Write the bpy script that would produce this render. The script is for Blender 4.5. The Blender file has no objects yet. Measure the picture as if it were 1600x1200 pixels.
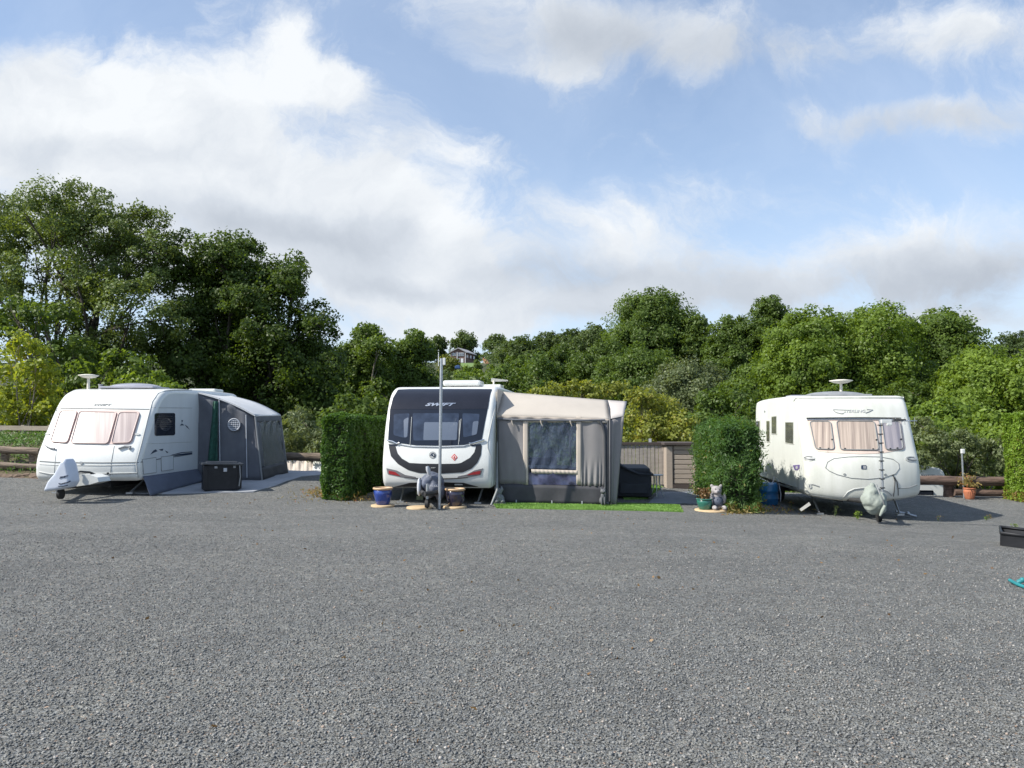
import bpy, bmesh, math, random
import numpy as np
from mathutils import Vector, Matrix, noise as mnoise
from mathutils.bvhtree import BVHTree
from mathutils.geometry import delaunay_2d_cdt
random.seed(7); RNG = np.random.default_rng(11)
scene = bpy.context.scene; COL = scene.collection
# ---------------------------------------------------------------- camera
F = 1200.0; TH = math.atan(61/1200); CAM = Vector((0, 0, 1.6))
cd = bpy.data.cameras.new('camera'); cam = bpy.data.objects.new('camera', cd); COL.objects.link(cam)
cam.location = CAM; cam.rotation_euler = (math.pi/2+TH, 0, 0)
cd.sensor_width = 36; cd.lens = 36*F/1600; cd.clip_start = .1; cd.clip_end = 3000
scene.camera = cam
def pixdir(px, py):
    a = (px-800)/F; b = (600-py)/F
    return Vector((a, math.cos(TH)-b*math.sin(TH), math.sin(TH)+b*math.cos(TH)))
def wp(px, py, y):                       # the point seen at a pixel, at distance y
    d = pixdir(px, py); return CAM + d*(y/d.y)
# ---------------------------------------------------------------- ground height
GP = np.array([(-12,16.5,.27),(-9.8,15.8,.15),(-7.6,15.8,.10),(-8,18.5,.2),(-6.2,18.6,.22),(-6,21.6,.3),(-11,19,.35),
 (-3,15.8,-.05),(-1.5,15.5,-.07),(0,16,-.08),(2,16.3,-.1),(3.3,21.5,-.12),(0,22,-.1),(4.5,15.5,-.18),(6,15.5,-.25),
 (8.2,15.3,-.35),(9.5,15.3,-.42),(11,17,-.44),(9.5,20,-.36),(13,20,-.4),(7,20,-.3),(0,0,0),(-3,4,0),(3,4,0),(0,8,-.02),
 (-6,10,.05),(6,10,-.12),(-10,8,.08),(10,8,-.2),(-15,-10,0),(15,-10,0),(0,-14,0),(-18,22,.45),(19,22,-.5)], float)
def _tps():
    P = GP[:, :2]; n = len(P); r = np.linalg.norm(P[:, None]-P[None], axis=2)
    K = np.where(r > 0, r*r*np.log(r+1e-12), 0)+np.eye(n)*.6
    A = np.zeros((n+3, n+3)); A[:n, :n] = K; A[:n, n] = 1; A[:n, n+1:] = P; A[n, :n] = 1; A[n+1:, :n] = P.T
    return np.linalg.solve(A, np.concatenate([GP[:, 2], np.zeros(3)]))
TW = _tps()
def gzn(x, y):
    x = np.asarray(x, float); y = np.asarray(y, float)
    r = np.sqrt((x[..., None]-GP[:, 0])**2+(y[..., None]-GP[:, 1])**2)
    n = len(GP)
    return (np.where(r > 0, r*r*np.log(r+1e-12), 0)*TW[:n]).sum(-1)+TW[n]+TW[n+1]*x+TW[n+2]*y
def gz(x, y): return float(gzn(np.array([x]), np.array([y]))[0])
def gp(px, py):                          # the point of the yard seen at a pixel
    d = pixdir(px, py); lo, hi = 1.0, 60.0
    for _ in range(40):
        m = (lo+hi)/2; p = CAM+d*m
        if p.z > gz(p.x, min(p.y, 23)): lo = m
        else: hi = m
    return CAM+d*lo
TY = [-400, 19, 20.5, 22.0, 24, 34, 45, 80, 110, 150, 200, 260, 300, 360, 700, 1500]
TZ = [-.9, -.9, -1.0, -1.4, -2.2, -3.5, -3.5, -1, 3, 8, 14.5, 22, 25, 26, 20, 10]
def tz(x, y):
    return float(np.interp(y, TY, TZ)) + (.5*mnoise.noise(Vector((x*.05, y*.05, 3))) if y > 26 else 0)
# ---------------------------------------------------------------- tagging
ORG = {}
def tag(o, label=None, cat=None, group=None, kind=None):
    if label: o['label'] = label
    if cat: o['category'] = cat
    if group: o['group'] = group
    if kind: o['kind'] = kind
    return o
def empty(name, loc, label, cat, group=None):
    o = bpy.data.objects.new(name, None); COL.objects.link(o); o.location = loc; o.empty_display_size = .2
    ORG[o.name] = Vector(loc); return tag(o, label, cat, group)
def link(name, me, parent=None):
    o = bpy.data.objects.new(name, me); COL.objects.link(o)
    if parent: o.parent = parent
    return o
# ---------------------------------------------------------------- mesh builder (world coordinates)
class MB:
    def __init__(s): s.v = []; s.f = []; s.sm = []
    def add(s, vs, fs, smooth=False):
        b = len(s.v); s.v += [Vector(q) for q in vs]
        for f in fs: s.f.append([b+i for i in f]); s.sm.append(smooth)
        return s
    def box(s, c, size, rz=0, bev=0, tilt=None):
        bm = bmesh.new(); bmesh.ops.create_cube(bm, size=1)
        bmesh.ops.scale(bm, vec=Vector(size), verts=bm.verts)
        if bev: bmesh.ops.bevel(bm, geom=list(bm.edges), offset=bev, segments=2, affect='EDGES', profile=.6)
        M = Matrix.Translation(Vector(c)) @ Matrix.Rotation(rz, 4, 'Z')
        if tilt: M = M @ tilt
        bm.transform(M); s.bm(bm, False); return s
    def bm(s, bm, smooth=False):
        bm.verts.index_update()
        s.add([v.co.copy() for v in bm.verts], [[v.index for v in f.verts] for f in bm.faces], smooth); bm.free()
    def tube(s, pts, r, n=8, cap=True):
        pts = [Vector(p) for p in pts]; k = len(pts)
        rr = r if isinstance(r, (list, tuple)) else [r]*k
        vs = []; up = None
        for i, p in enumerate(pts):
            t = (pts[min(i+1, k-1)]-pts[max(i-1, 0)]).normalized()
            if up is None: up = t.orthogonal().normalized()
            up = (up-t*up.dot(t)); up = up.normalized() if up.length > 1e-6 else t.orthogonal().normalized()
            w = t.cross(up)
            for j in range(n):
                a = 2*math.pi*j/n; vs.append(p+(up*math.cos(a)+w*math.sin(a))*rr[i])
        fs = [[i*n+j, i*n+(j+1) % n, (i+1)*n+(j+1) % n, (i+1)*n+j] for i in range(k-1) for j in range(n)]
        s.add(vs, fs, True)
        if cap: s.add(vs[:n], [list(range(n))[::-1]]); s.add(vs[-n:], [list(range(n))])
        return s
    def lathe(s, c, prof, n=20, sx=1, sy=1):
        c = Vector(c); vs = []; k = len(prof)
        for r, z in prof:
            for j in range(n):
                a = 2*math.pi*j/n; vs.append(c+Vector((r*math.cos(a)*sx, r*math.sin(a)*sy, z)))
        fs = [[i*n+j, i*n+(j+1) % n, (i+1)*n+(j+1) % n, (i+1)*n+j] for i in range(k-1) for j in range(n)]
        s.add(vs, fs, True); return s
    def ball(s, c, r, n=12, R=None):
        r = Vector(r) if not isinstance(r, (int, float)) else Vector((r, r, r))
        bm = bmesh.new(); bmesh.ops.create_uvsphere(bm, u_segments=n, v_segments=max(6, n*2//3), radius=1)
        bmesh.ops.scale(bm, vec=r, verts=bm.verts)
        bm.transform(Matrix.Translation(Vector(c)) @ (R if R else Matrix.Identity(4))); s.bm(bm, True); return s
    def prism(s, pts, d):                # polygon pts (3D, planar) extruded by vector d
        pts = [Vector(p) for p in pts]; d = Vector(d); n = len(pts)
        s.add(pts+[p+d for p in pts], [list(range(n))[::-1], list(range(n, 2*n))]+[[i, (i+1) % n, n+(i+1) % n, n+i] for i in range(n)])
        return s
    def cloth(s, TL, TR, BR, BL, nu=12, nv=8, fn=None, th=0):
        TL, TR, BR, BL = map(Vector, (TL, TR, BR, BL)); nor = (TR-TL).cross(BL-TL).normalized()
        vs = []
        for j in range(nv+1):
            for i in range(nu+1):
                u, v = i/nu, j/nv
                p = (TL*(1-u)+TR*u)*(1-v)+(BL*(1-u)+BR*u)*v
                if fn: p = p+nor*fn(u, v)
                vs.append(p)
        fs = [[j*(nu+1)+i, j*(nu+1)+i+1, (j+1)*(nu+1)+i+1, (j+1)*(nu+1)+i] for j in range(nv) for i in range(nu)]
        s.add(vs, fs, True); return s
    def build(s, name, mat, parent=None, label=None, cat=None, group=None, org=None, kind=None):
        me = bpy.data.meshes.new(name)
        if parent is not None: O = ORG[parent.name]
        elif org is not None: O = Vector(org)
        else:
            n = len(s.v); O = Vector((sum(p.x for p in s.v)/n, sum(p.y for p in s.v)/n, min(p.z for p in s.v)))
        me.from_pydata([tuple(p-O) for p in s.v], [], s.f); me.update()
        me.polygons.foreach_set('use_smooth', s.sm)
        if mat: me.materials.append(mat)
        o = link(name, me, parent)
        if parent is None: o.location = O
        ORG[o.name] = O
        return tag(o, label, cat, group, kind)
def fuse(mb, name, mat, voxel, parent=None, smooth_it=6, **kw):     # one continuous skin over overlapping lumps
    o = mb.build('tmp_fuse', None, None, org=(0, 0, 0))
    m = o.modifiers.new('r', 'REMESH'); m.mode = 'VOXEL'; m.voxel_size = voxel
    m2 = o.modifiers.new('s', 'SMOOTH'); m2.iterations = smooth_it
    dg = bpy.context.evaluated_depsgraph_get(); dg.update()
    me = bpy.data.meshes.new_from_object(o.evaluated_get(dg))
    r = MB(); r.add([v.co.copy() for v in me.vertices], [list(p.vertices) for p in me.polygons], True)
    bpy.data.objects.remove(o); return r.build(name, mat, parent, **kw)
def solid(o, t, off=-1):
    m = o.modifiers.new('thickness', 'SOLIDIFY'); m.thickness = t; m.offset = off; return o
# ---------------------------------------------------------------- decals that lie on a curved surface
def bvh_of(*obs):
    vs = []; fs = []
    for o in obs:
        b = len(vs); O = ORG[o.name]
        vs += [v.co+O for v in o.data.vertices]; fs += [[b+i for i in p.vertices] for p in o.data.polygons]
    return BVHTree.FromPolygons(vs, fs)
def hit(bvh, px, py):
    d = pixdir(px, py).normalized(); loc, nor, i, t = bvh.ray_cast(CAM, d)
    if loc is None:
        q = CAM+d*17; best = None
        for k in range(12, 24):
            l, n_, i, t = bvh.find_nearest(CAM+d*k)
            if best is None or t < best[2]: best = (l, n_, t)
        loc, nor = best[0], best[1]
    if nor.dot(d) > 0: nor = -nor
    return loc, nor
def rpoly(c, r, n=4):
    out = []; k = len(c); c = [Vector((p[0], p[1])) for p in c]
    for i in range(k):
        p, a, b = c[i], c[i-1], c[(i+1) % k]
        ra = min(r, (a-p).length*.45); rb = min(r, (b-p).length*.45)
        s = p+(a-p).normalized()*ra; e = p+(b-p).normalized()*rb
        for j in range(n+1):
            t = j/n; out.append(s*(1-t)**2+p*2*t*(1-t)+e*t*t)
    return out
def ell(cx, cy, rx, ry, n=24, a0=0): return [Vector((cx+rx*math.cos(2*math.pi*i/n+a0), cy+ry*math.sin(2*math.pi*i/n+a0))) for i in range(n)]
def inside(p, poly):
    c = False; n = len(poly); j = n-1
    for i in range(n):
        if (poly[i].y > p.y) != (poly[j].y > p.y) and p.x < (poly[j].x-poly[i].x)*(p.y-poly[i].y)/(poly[j].y-poly[i].y)+poly[i].x: c = not c
        j = i
    return c
def tri(poly, step):
    poly = [Vector((p[0], p[1])) for p in poly]; pts = []
    for i, p in enumerate(poly):
        q = poly[(i+1) % len(poly)]; n = max(1, int((q-p).length/step))
        pts += [p.lerp(q, j/n) for j in range(n)]
    nb = len(pts); ed = [(i, (i+1) % nb) for i in range(nb)]
    x0 = min(p.x for p in pts); x1 = max(p.x for p in pts); y0 = min(p.y for p in pts); y1 = max(p.y for p in pts)
    g = []
    x = x0+step*.5
    while x < x1:
        y = y0+step*.5
        while y < y1:
            q = Vector((x, y))
            if inside(q, poly) and min((q-p).length for p in pts) > step*.4: g.append(q)
            y += step
        x += step
    r = delaunay_2d_cdt(pts+g, ed, [list(range(nb))], 1, 1e-5)
    return r[0], [list(f) for f in r[2]]
def shell(mb, P, N, fs, off, th, smooth=True):
    n = len(P); top = [p+m*off for p, m in zip(P, N)]; bot = [p+m*(off-th) for p, m in zip(P, N)]
    cnt = {}
    for f in fs:
        for a, b in zip(f, f[1:]+f[:1]): cnt[(a, b)] = 1
    rim = [(a, b) for a, b in cnt if (b, a) not in cnt]
    # orient
    f = fs[0]; nn = (top[f[1]]-top[f[0]]).cross(top[f[2]]-top[f[0]])
    if nn.dot(N[f[0]]) < 0: fs = [q[::-1] for q in fs]; rim = [(b, a) for a, b in rim]
    mb.add(top, fs, smooth)
    b = len(mb.v); mb.add([top[i] for i in range(n)]+bot, [[a+0, a+n, c+n, c+0] for a, c in rim], False)
    return mb
def decal(bvh, poly, off=.006, th=.012, step=5, mb=None):
    mb = mb or MB(); vs, fs = tri(poly, step); H = [hit(bvh, p.x, p.y) for p in vs]
    return shell(mb, [h[0] for h in H], [h[1] for h in H], fs, off, th)
def line(bvh, pts, r, off=.002, n=6, step=6, mb=None):
    mb = mb or MB(); P = []
    for a, b in zip(pts, pts[1:]):
        k = max(1, int(math.hypot(b[0]-a[0], b[1]-a[1])/step))
        for j in range(k): P.append((a[0]+(b[0]-a[0])*j/k, a[1]+(b[1]-a[1])*j/k))
    P.append(pts[-1]); Q = []
    for p in P:
        l, m = hit(bvh, *p); Q.append(l+m*off)
    mb.tube(Q, r, n); return mb
def ground_mat(poly_px, th, step=6, world=None, bump=0):
    if world is None: world = [gp(*p) for p in poly_px]
    vs, fs = tri([(p[0], p[1]) for p in world], step)
    P = [Vector((p.x, p.y, gz(p.x, p.y)+bump*max(0, mnoise.noise(Vector((p.x*1.7, p.y*1.7, 5)))))) for p in vs]
    return shell(MB(), P, [Vector((0, 0, 1))]*len(P), fs, th, th+.02)
def text_mesh(s, shear=.0, bold=0.0, space=1.0):
    c = bpy.data.curves.new('tx', 'FONT'); c.body = s; c.shear = shear; c.offset = bold; c.space_character = space; c.resolution_u = 4
    o = bpy.data.objects.new('tx', c); COL.objects.link(o)
    dg = bpy.context.evaluated_depsgraph_get(); dg.update()
    me = bpy.data.meshes.new_from_object(o.evaluated_get(dg))
    V = [(v.co.x, v.co.y) for v in me.vertices]; Fc = [list(p.vertices) for p in me.polygons]
    bpy.data.objects.remove(o)
    x0 = min(v[0] for v in V); x1 = max(v[0] for v in V); y0 = min(v[1] for v in V); y1 = max(v[1] for v in V)
    return [((x-x0)/(x1-x0), (y-y0)/(y1-y0)) for x, y in V], Fc
def text_decal(bvh, s, TL, TR, h, off=.008, **kw):
    V, Fc = text_mesh(s, **kw); mb = MB(); P = []; N = []
    for u, v in V:
        l, m = hit(bvh, TL[0]+(TR[0]-TL[0])*u, TL[1]+(TR[1]-TL[1])*u+h*(1-v)); P.append(l); N.append(m)
    return shell(mb, P, N, Fc, off, .006, False)
# ---------------------------------------------------------------- materials
def NT(name):
    m = bpy.data.materials.new(name); m.use_nodes = True; nt = m.node_tree
    return m, nt, nt.nodes['Principled BSDF']
def nd(nt, t, **kw):
    n = nt.nodes.new(t)
    for k, v in kw.items():
        if k.startswith('i_'): n.inputs[k[2:].replace('_', ' ')].default_value = v
        else: setattr(n, k, v)
    return n
def ramp(nt, fac, stops):
    r = nt.nodes.new('ShaderNodeValToRGB'); e = r.color_ramp.elements
    while len(e) < len(stops): e.new(.5)
    for q, (p, c) in zip(e, stops): q.position = p; q.color = (*c, 1) if len(c) == 3 else c
    nt.links.new(fac, r.inputs[0]); return r.outputs[0]
def pm(name, col, rough=.5, var=.12, scale=6, bump=0, bscale=60, metal=0, coat=0, stretch=(1, 1, 1), spec=.5, col2=None, trans=0, det=4):
    m, nt, b = NT(name); L = nt.links.new
    tc = nd(nt, 'ShaderNodeTexCoord'); mp = nd(nt, 'ShaderNodeMapping'); mp.inputs['Scale'].default_value = stretch
    L(tc.outputs['Object'], mp.inputs[0])
    nz = nd(nt, 'ShaderNodeTexNoise', i_Scale=scale, i_Detail=det, i_Roughness=.6); L(mp.outputs[0], nz.inputs['Vector'])
    lo = tuple(c*(1-var) for c in col); hi = col2 if col2 else tuple(min(1, c*(1+var)) for c in col)
    c = ramp(nt, nz.outputs['Fac'], [(.3, lo), (.7, hi)]); L(c, b.inputs['Base Color'])
    b.inputs['Roughness'].default_value = rough; b.inputs['Metallic'].default_value = metal
    b.inputs['Specular IOR Level'].default_value = spec
    if coat: b.inputs['Coat Weight'].default_value = coat; b.inputs['Coat Roughness'].default_value = .06
    if bump:
        n2 = nd(nt, 'ShaderNodeTexNoise', i_Scale=bscale, i_Detail=3); L(mp.outputs[0], n2.inputs['Vector'])
        bp = nd(nt, 'ShaderNodeBump', i_Strength=bump, i_Distance=.02); L(n2.outputs['Fac'], bp.inputs['Height']); L(bp.outputs[0], b.inputs['Normal'])
    if trans:
        tr = nd(nt, 'ShaderNodeBsdfTranslucent'); L(c, tr.inputs['Color']); mx = nd(nt, 'ShaderNodeMixShader'); mx.inputs[0].default_value = trans
        L(b.outputs[0], mx.inputs[1]); L(tr.outputs[0], mx.inputs[2]); L(mx.outputs[0], nt.nodes['Material Output'].inputs[0])
    return m
def wave_mat(name, c1, c2, scale, rough=.5, axis='X', dist=2.0, coat=0, bump=.0, sharp=(.3, .7)):
    m, nt, b = NT(name); L = nt.links.new; tc = nd(nt, 'ShaderNodeTexCoord')
    w = nd(nt, 'ShaderNodeTexWave', bands_direction=axis, i_Scale=scale, i_Distortion=dist, i_Detail=2, i_Detail_Scale=1.2)
    L(tc.outputs['Object'], w.inputs['Vector']); c = ramp(nt, w.outputs['Fac'], [(sharp[0], c1), (sharp[1], c2)]); L(c, b.inputs['Base Color'])
    b.inputs['Roughness'].default_value = rough
    if coat: b.inputs['Coat Weight'].default_value = coat; b.inputs['Coat Roughness'].default_value = .04
    if bump:
        bp = nd(nt, 'ShaderNodeBump', i_Strength=bump, i_Distance=.03); L(w.outputs['Fac'], bp.inputs['Height']); L(bp.outputs[0], b.inputs['Normal'])
    return m
def curtain_mat(name, c1, c2, k, lean):      # curtain fold shading painted as colour streaks, slanted for a leaning pane
    m, nt, b = NT(name); L = nt.links.new; tc = nd(nt, 'ShaderNodeTexCoord')
    d = nd(nt, 'ShaderNodeVectorMath', operation='DOT_PRODUCT'); d.inputs[1].default_value = (k, k*lean, 0); L(tc.outputs['Object'], d.inputs[0])
    sx = nd(nt, 'ShaderNodeSeparateXYZ'); L(tc.outputs['Object'], sx.inputs[0]); cx = nd(nt, 'ShaderNodeCombineXYZ'); L(d.outputs['Value'], cx.inputs[0])
    mz = nd(nt, 'ShaderNodeMath', operation='MULTIPLY'); L(sx.outputs[2], mz.inputs[0]); mz.inputs[1].default_value = .5; L(mz.outputs[0], cx.inputs[1])
    n = nd(nt, 'ShaderNodeTexNoise', i_Scale=1, i_Detail=3, i_Roughness=.6); L(cx.outputs[0], n.inputs['Vector'])
    c = ramp(nt, n.outputs['Fac'], [(.3, c1), (.68, c2)]); L(c, b.inputs['Base Color']); b.inputs['Roughness'].default_value = .4
    b.inputs['Coat Weight'].default_value = .8; b.inputs['Coat Roughness'].default_value = .03; return m
def leaf_mat(name, dark, light, autumn=None, trans=.3, rough=.5):
    m, nt, b = NT(name); L = nt.links.new
    at = nd(nt, 'ShaderNodeAttribute', attribute_name='tint')
    st = [(0, dark), (.8 if autumn else 1, light)]+([(1, autumn)] if autumn else [])
    c = ramp(nt, at.outputs['Fac'], st); L(c, b.inputs['Base Color'])
    b.inputs['Roughness'].default_value = rough; b.inputs['Specular IOR Level'].default_value = .35
    tr = nd(nt, 'ShaderNodeBsdfTranslucent')
    mixc = nd(nt, 'ShaderNodeMix', data_type='RGBA', blend_type='MULTIPLY'); mixc.inputs[0].default_value = 1
    L(c, mixc.inputs[6]); mixc.inputs[7].default_value = (1.5, 1.4, .55, 1); L(mixc.outputs[2], tr.inputs['Color'])
    mx = nd(nt, 'ShaderNodeMixShader'); mx.inputs[0].default_value = trans
    L(b.outputs[0], mx.inputs[1]); L(tr.outputs[0], mx.inputs[2]); L(mx.outputs[0], nt.nodes['Material Output'].inputs[0])
    return m
def vinyl_mat(name, col, alpha, rough=.12, bscale=9, bump=.35):
    m, nt, b = NT(name); L = nt.links.new
    tc = nd(nt, 'ShaderNodeTexCoord'); mp = nd(nt, 'ShaderNodeMapping'); mp.inputs['Scale'].default_value = (1.6, 1.6, .5); L(tc.outputs['Object'], mp.inputs[0])
    nz = nd(nt, 'ShaderNodeTexNoise', i_Scale=bscale, i_Detail=3, i_Distortion=1.0); L(mp.outputs[0], nz.inputs['Vector'])
    bp = nd(nt, 'ShaderNodeBump', i_Strength=bump, i_Distance=.05); L(nz.outputs['Fac'], bp.inputs['Height']); L(bp.outputs[0], b.inputs['Normal'])
    b.inputs['Base Color'].default_value = (*col, 1); b.inputs['Roughness'].default_value = rough; b.inputs['Specular IOR Level'].default_value = .9
    tr = nd(nt, 'ShaderNodeBsdfTransparent'); tr.inputs[0].default_value = (.8, .86, .95, 1)
    mx = nd(nt, 'ShaderNodeMixShader'); mx.inputs[0].default_value = alpha
    L(tr.outputs[0], mx.inputs[1]); L(b.outputs[0], mx.inputs[2]); L(mx.outputs[0], nt.nodes['Material Output'].inputs[0])
    return m
W = {}
W['white'] = pm('white_gelcoat', (.66, .67, .645), .32, .05, 3, coat=.35, bump=.02, bscale=4)
W['white_old'] = pm('aged_white_gelcoat', (.53, .54, .48), .45, .02, 1.0, coat=.12, stretch=(5, 2, .7), bump=.02, bscale=3, col2=(.65, .655, .61), det=7)
W['alu'] = pm('white_aluminium_side', (.58, .61, .63), .4, .05, 3, bump=.05, bscale=7, stretch=(1, 1, .3))
W['blackgloss'] = pm('dark_gloss_panel', (.014, .015, .022), .10, .1, 4, coat=.35, spec=.4)
W['glass'] = pm('dark_window_glass', (.012, .016, .026), .05, .1, 3, spec=.45)
W['blind'] = wave_mat('pleated_blind', (.085, .11, .155), (.125, .15, .20), 30, .25, 'Z', 0)
W['glassin'] = pm('blue_window_pane', (.03, .042, .07), .06, .3, 5, spec=.45)
W['seam'] = pm('grey_seam', (.22, .23, .23), .6)
W['lightseam'] = pm('pale_seam', (.42, .43, .42), .5)
W['pinkframe'] = pm('pinkish_window_frame', (.55, .42, .38), .4, .08)
W['curtain'] = curtain_mat('pink_curtain_behind_glass', (.27, .205, .20), (.54, .46, .43), 11, .5)
W['curtain2'] = curtain_mat('beige_curtain_behind_glass', (.20, .155, .13), (.56, .46, .375), 15, -.40)
W['curtain3'] = curtain_mat('grey_curtain_behind_glass', (.15, .145, .18), (.40, .36, .37), 10, -.25)
W['rubber'] = pm('black_rubber', (.02, .02, .021), .6)
W['chassis'] = pm('dark_chassis_steel', (.03, .03, .03), .6, .3)
W['grey'] = pm('grey_plastic', (.25, .26, .27), .45)
W['chrome'] = pm('bright_metal', (.62, .64, .66), .25, .05, metal=1)
W['galv'] = pm('galvanised_steel', (.42, .44, .46), .4, .15, 30, metal=.7)
W['red'] = pm('red_lens', (.30, .015, .02), .15, .2, coat=1)
W['redink'] = pm('red_sticker', (.55, .05, .04), .5)
W['navy'] = pm('navy_print', (.02, .035, .07), .4)
W['lilac'] = pm('grey_rooflight_plastic', (.34, .34, .38), .25, .08, coat=.6)
W['cream'] = pm('cream_plastic', (.70, .67, .58), .4, .06)
W['fab_dk'] = pm('grey_awning_fabric', (.125, .132, .152), .75, .12, 3, bump=.12, bscale=5, trans=.06)
W['fab_rf'] = pm('pale_grey_roof_fabric', (.64, .65, .66), .6, .08, 2, bump=.1, bscale=4, trans=.12)
W['fab_be'] = pm('beige_roof_fabric', (.50, .455, .40), .75, .05, 1.5, bump=.1, bscale=3, trans=.12)
W['fab_gr'] = pm('taupe_awning_fabric', (.235, .225, .225), .8, .06, 2.5, bump=.15, bscale=4, trans=.08)
W['fab_strip'] = pm('pale_beige_strip', (.48, .42, .36), .75, .05)
W['mud'] = pm('charcoal_mudwall', (.042, .042, .048), .6, .15, bump=.1, bscale=5)
W['pole'] = pm('dark_awning_pole', (.06, .063, .07), .5)
W['sheet'] = pm('pale_grey_groundsheet', (.34, .35, .37), .8, .12, 4, bump=.3, bscale=3)
W['sheetdk'] = pm('slate_groundsheet', (.17, .19, .22), .8, .15, 4, bump=.3, bscale=6)
W['vinyl'] = vinyl_mat('clear_blue_vinyl', (.10, .13, .21), .42, .12, bump=.6)
W['vinyl2'] = vinyl_mat('clear_grey_vinyl', (.36, .38, .38), .45, .2, bump=.9)
W['vinyl3'] = pm('navy_vinyl', (.05, .055, .11), .2, .5, 6, coat=.6)
W['green_cl'] = pm('dark_green_cloth', (.02, .085, .06), .8, .4, 14)
W['blackpl'] = pm('black_plastic', (.018, .019, .022), .5, .2, 8, bump=.05, spec=.3)
W['blue'] = pm('cobalt_glaze', (.02, .045, .21), .18, .35, 7, coat=.6)
W['bluebrown'] = pm('cobalt_brown_glaze', (.022, .03, .10), .18, .4, 9, coat=.6, col2=(.05, .035, .03))
W['rim'] = pm('tan_glaze_rim', (.50, .34, .20), .5)
W['disc'] = pm('sandstone_slab', (.50, .37, .22), .85, .12, 14, bump=.15)
W['stone'] = pm('grey_cast_stone', (.20, .21, .22), .85, .35, 25, bump=.3)
W['stonepale'] = pm('pale_cast_stone', (.31, .29, .29), .85, .25, 22, bump=.3)
W['stonedk'] = pm('dark_cast_stone', (.10, .105, .115), .8, .35, 25, bump=.3)
W['rattan'] = wave_mat('dark_rattan', (.02, .023, .03), (.055, .06, .07), 22, .6, 'Z', .6, bump=.4)
W['rattan2'] = pm('dark_canvas_cover', (.035, .04, .05), .7, .2, 5, bump=.15, bscale=5)
W['shed'] = pm('taupe_shed_board', (.36, .305, .255), .75, .08, 5, stretch=(1, 1, 6))
W['shedroof'] = pm('brown_felt_roof', (.07, .055, .05), .8)
W['log'] = pm('weathered_log', (.13, .10, .075), .9, .5, 4, bump=.8, bscale=12, stretch=(.6, 5, 5), col2=(.29, .225, .17), det=8)
W['logdk'] = pm('reddish_brown_log', (.10, .062, .048), .9, .5, 4, bump=.8, bscale=12, stretch=(.6, 5, 5), col2=(.20, .135, .105), det=8)
W['plank'] = pm('weathered_plank', (.40, .34, .27), .85, .2, 4, stretch=(.6, 4, 4), bump=.2)
W['terra'] = pm('terracotta', (.42, .15, .075), .8, .15, 12)
W['greenpot'] = pm('green_glazed_pot', (.03, .15, .11), .25, .2, coat=.5)
W['soil'] = pm('dark_soil', (.05, .035, .025), .95, .4, 30)
W['bluedrum'] = pm('blue_plastic_drum', (.015, .12, .30), .35, .15)
W['teal'] = pm('teal_plastic', (.02, .20, .22), .5, .2)
W['sage'] = pm('pale_sage_cover', (.27, .30, .265), .75, .1, 4, bump=.5, bscale=9)
W['slate'] = pm('slate_grey_cover', (.085, .10, .14), .6, .25, 6, bump=.5, bscale=8)
W['palegr'] = pm('pale_grey_cover', (.46, .48, .52), .6, .08, 4)
W['woodblock'] = pm('mossy_wood_block', (.30, .32, .20), .9, .2, 12)
W['bark'] = pm('bark', (.075, .062, .05), .9, .4, 3, bump=.6, bscale=12, stretch=(3, 3, .6))
W['barkpale'] = pm('pale_bark', (.20, .18, .155), .9, .4, 3, bump=.5, bscale=12, stretch=(3, 3, .6))
W['rock'] = pm('brown_stone', (.14, .10, .07), .95, .4, 6, bump=.6, bscale=9)
W['brick'] = pm('red_brick_wall', (.17, .105, .09), .9, .15, 2)
W['roof'] = pm('grey_tile_roof', (.36, .35, .36), .7, .1, 1)
W['orange'] = pm('orange_tiles', (.50, .24, .14), .8, .1, 1)
W['bluetarp'] = pm('blue_tarpaulin', (.03, .08, .22), .6)
W['upvc'] = pm('white_window_frame', (.75, .76, .78), .4)
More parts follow.
